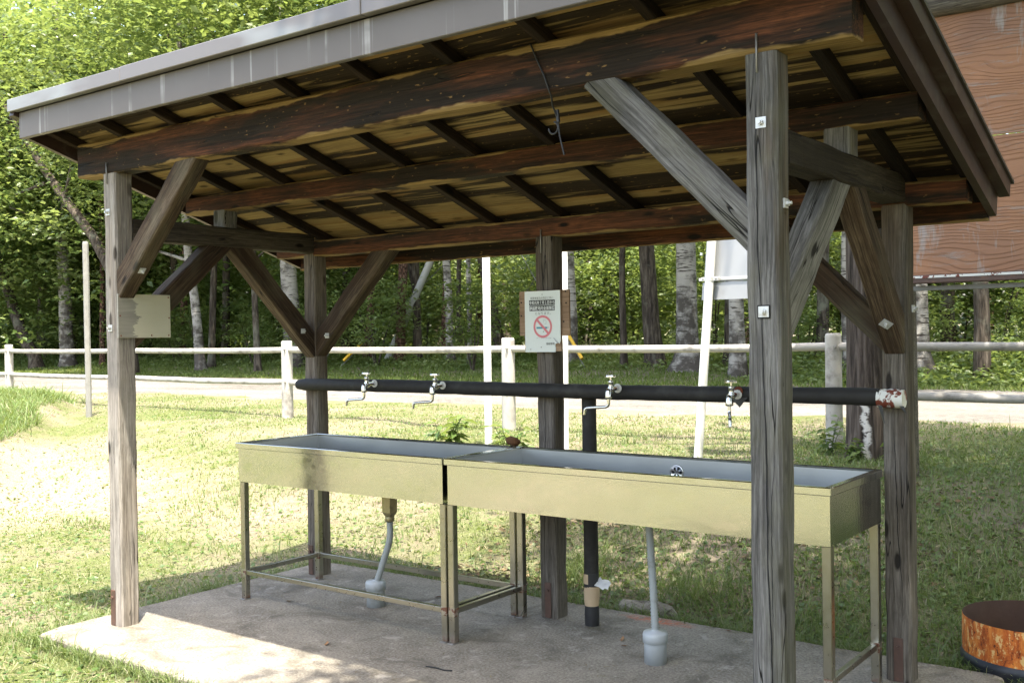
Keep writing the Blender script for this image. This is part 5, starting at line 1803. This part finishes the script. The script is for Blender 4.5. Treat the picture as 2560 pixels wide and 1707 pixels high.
# broad-leaved weeds by the poles and the trunk, grass tufts
def weed(x, y, hgt, nst, lsize, label, seed, group=None, mat='leaf_weed'):
    r = random.Random(seed)
    t = empty('weed_plant', (x, y, gz(x, y)), label, 'weed', group)
    st = MB(); cs_ = []
    for q in range(nst):
        a = r.uniform(0, 6.28); l_ = hgt * r.uniform(.6, 1.0)
        e = Vector((math.cos(a) * l_ * .45, math.sin(a) * l_ * .45, l_))
        st.tube([(0, 0, -.02), e * .5 + Vector((0, 0, .05 * l_)), e], [.004, .003, .002], 5)
        for u in range(9):
            f_ = .25 + .75 * u / 8
            p_ = e * f_
            cs_.append((p_.x + r.uniform(-.015, .015), p_.y + r.uniform(-.015, .015), p_.z))
    st.build('stems', 'leaf_weed', t)
    lf = leaves('leaf_cluster', np.array(cs_), lsize, mat, seed, flat=.4, wid=.42)
    copy_part(lf, 'leaf_cluster', t)
weed(-1.42, 4.25, .42, 9, .15, 'bushy pale green weed left of the thick white pole', 1)
weed(-.72, 4.35, .36, 7, .14, 'leafy weed between the two white poles', 2)
weed(1.70, 5.75, .34, 5, .11, 'leafy weed between a fence post and the ridged trunk', 3)
weed(2.08, 5.22, .20, 7, .09, 'leafy weed in front of the ridged trunk', 4)
weed(2.45, 5.15, .24, 7, .10, 'leafy weed behind the rear right post', 5)
rng2 = np.random.default_rng(15)
def tuft(x, y, n_, spread, hh, label, seed, tintv=.3):
    rg_ = np.random.default_rng(seed)
    xx = x + rg_.normal(0, spread, n_); yy = y + rg_.normal(0, spread, n_)
    ok_ = keep_off(xx, yy); xx, yy = xx[ok_], yy[ok_]; n2 = len(xx)
    o_ = blades('grass_tuft', xx, yy, xx, hh * rg_.uniform(.5, 1.1, n2), np.full(n2, .005), rg_.uniform(.3, 1.5, n2), np.clip(tintv + rg_.normal(0, .12, n2), 0, 1), 'grass_blades', rg_)
    return tag(o_, label, None, None, 'stuff')
tuft(1.30, 2.25, 320, .13, .22, 'pale grass tuft seen between the sink legs', 31, .45)
tuft(-.32, .75, 90, .06, .16, 'green grass tuft on the edging left of the slab', 32, .25)
tuft(2.2, 2.2, 260, .16, .22, 'grass tuft behind the black riser pipe', 33, .35)
tuft(3.72, 1.78, 14, .09, .34, 'few tall green blades in front of the drum', 34, .2)
tuft(.2, 1.78, 160, .10, .14, 'low grass tuft behind the back corner post', 35, .25)
tuft(2.9, 1.9, 200, .16, .16, 'grass tuft at the rear slab edge below the longer sink', 36, .3)
tuft(-2.6, 3.1, 300, .35, .20, 'patch of longer grass below the left lawn rise', 37, .35)
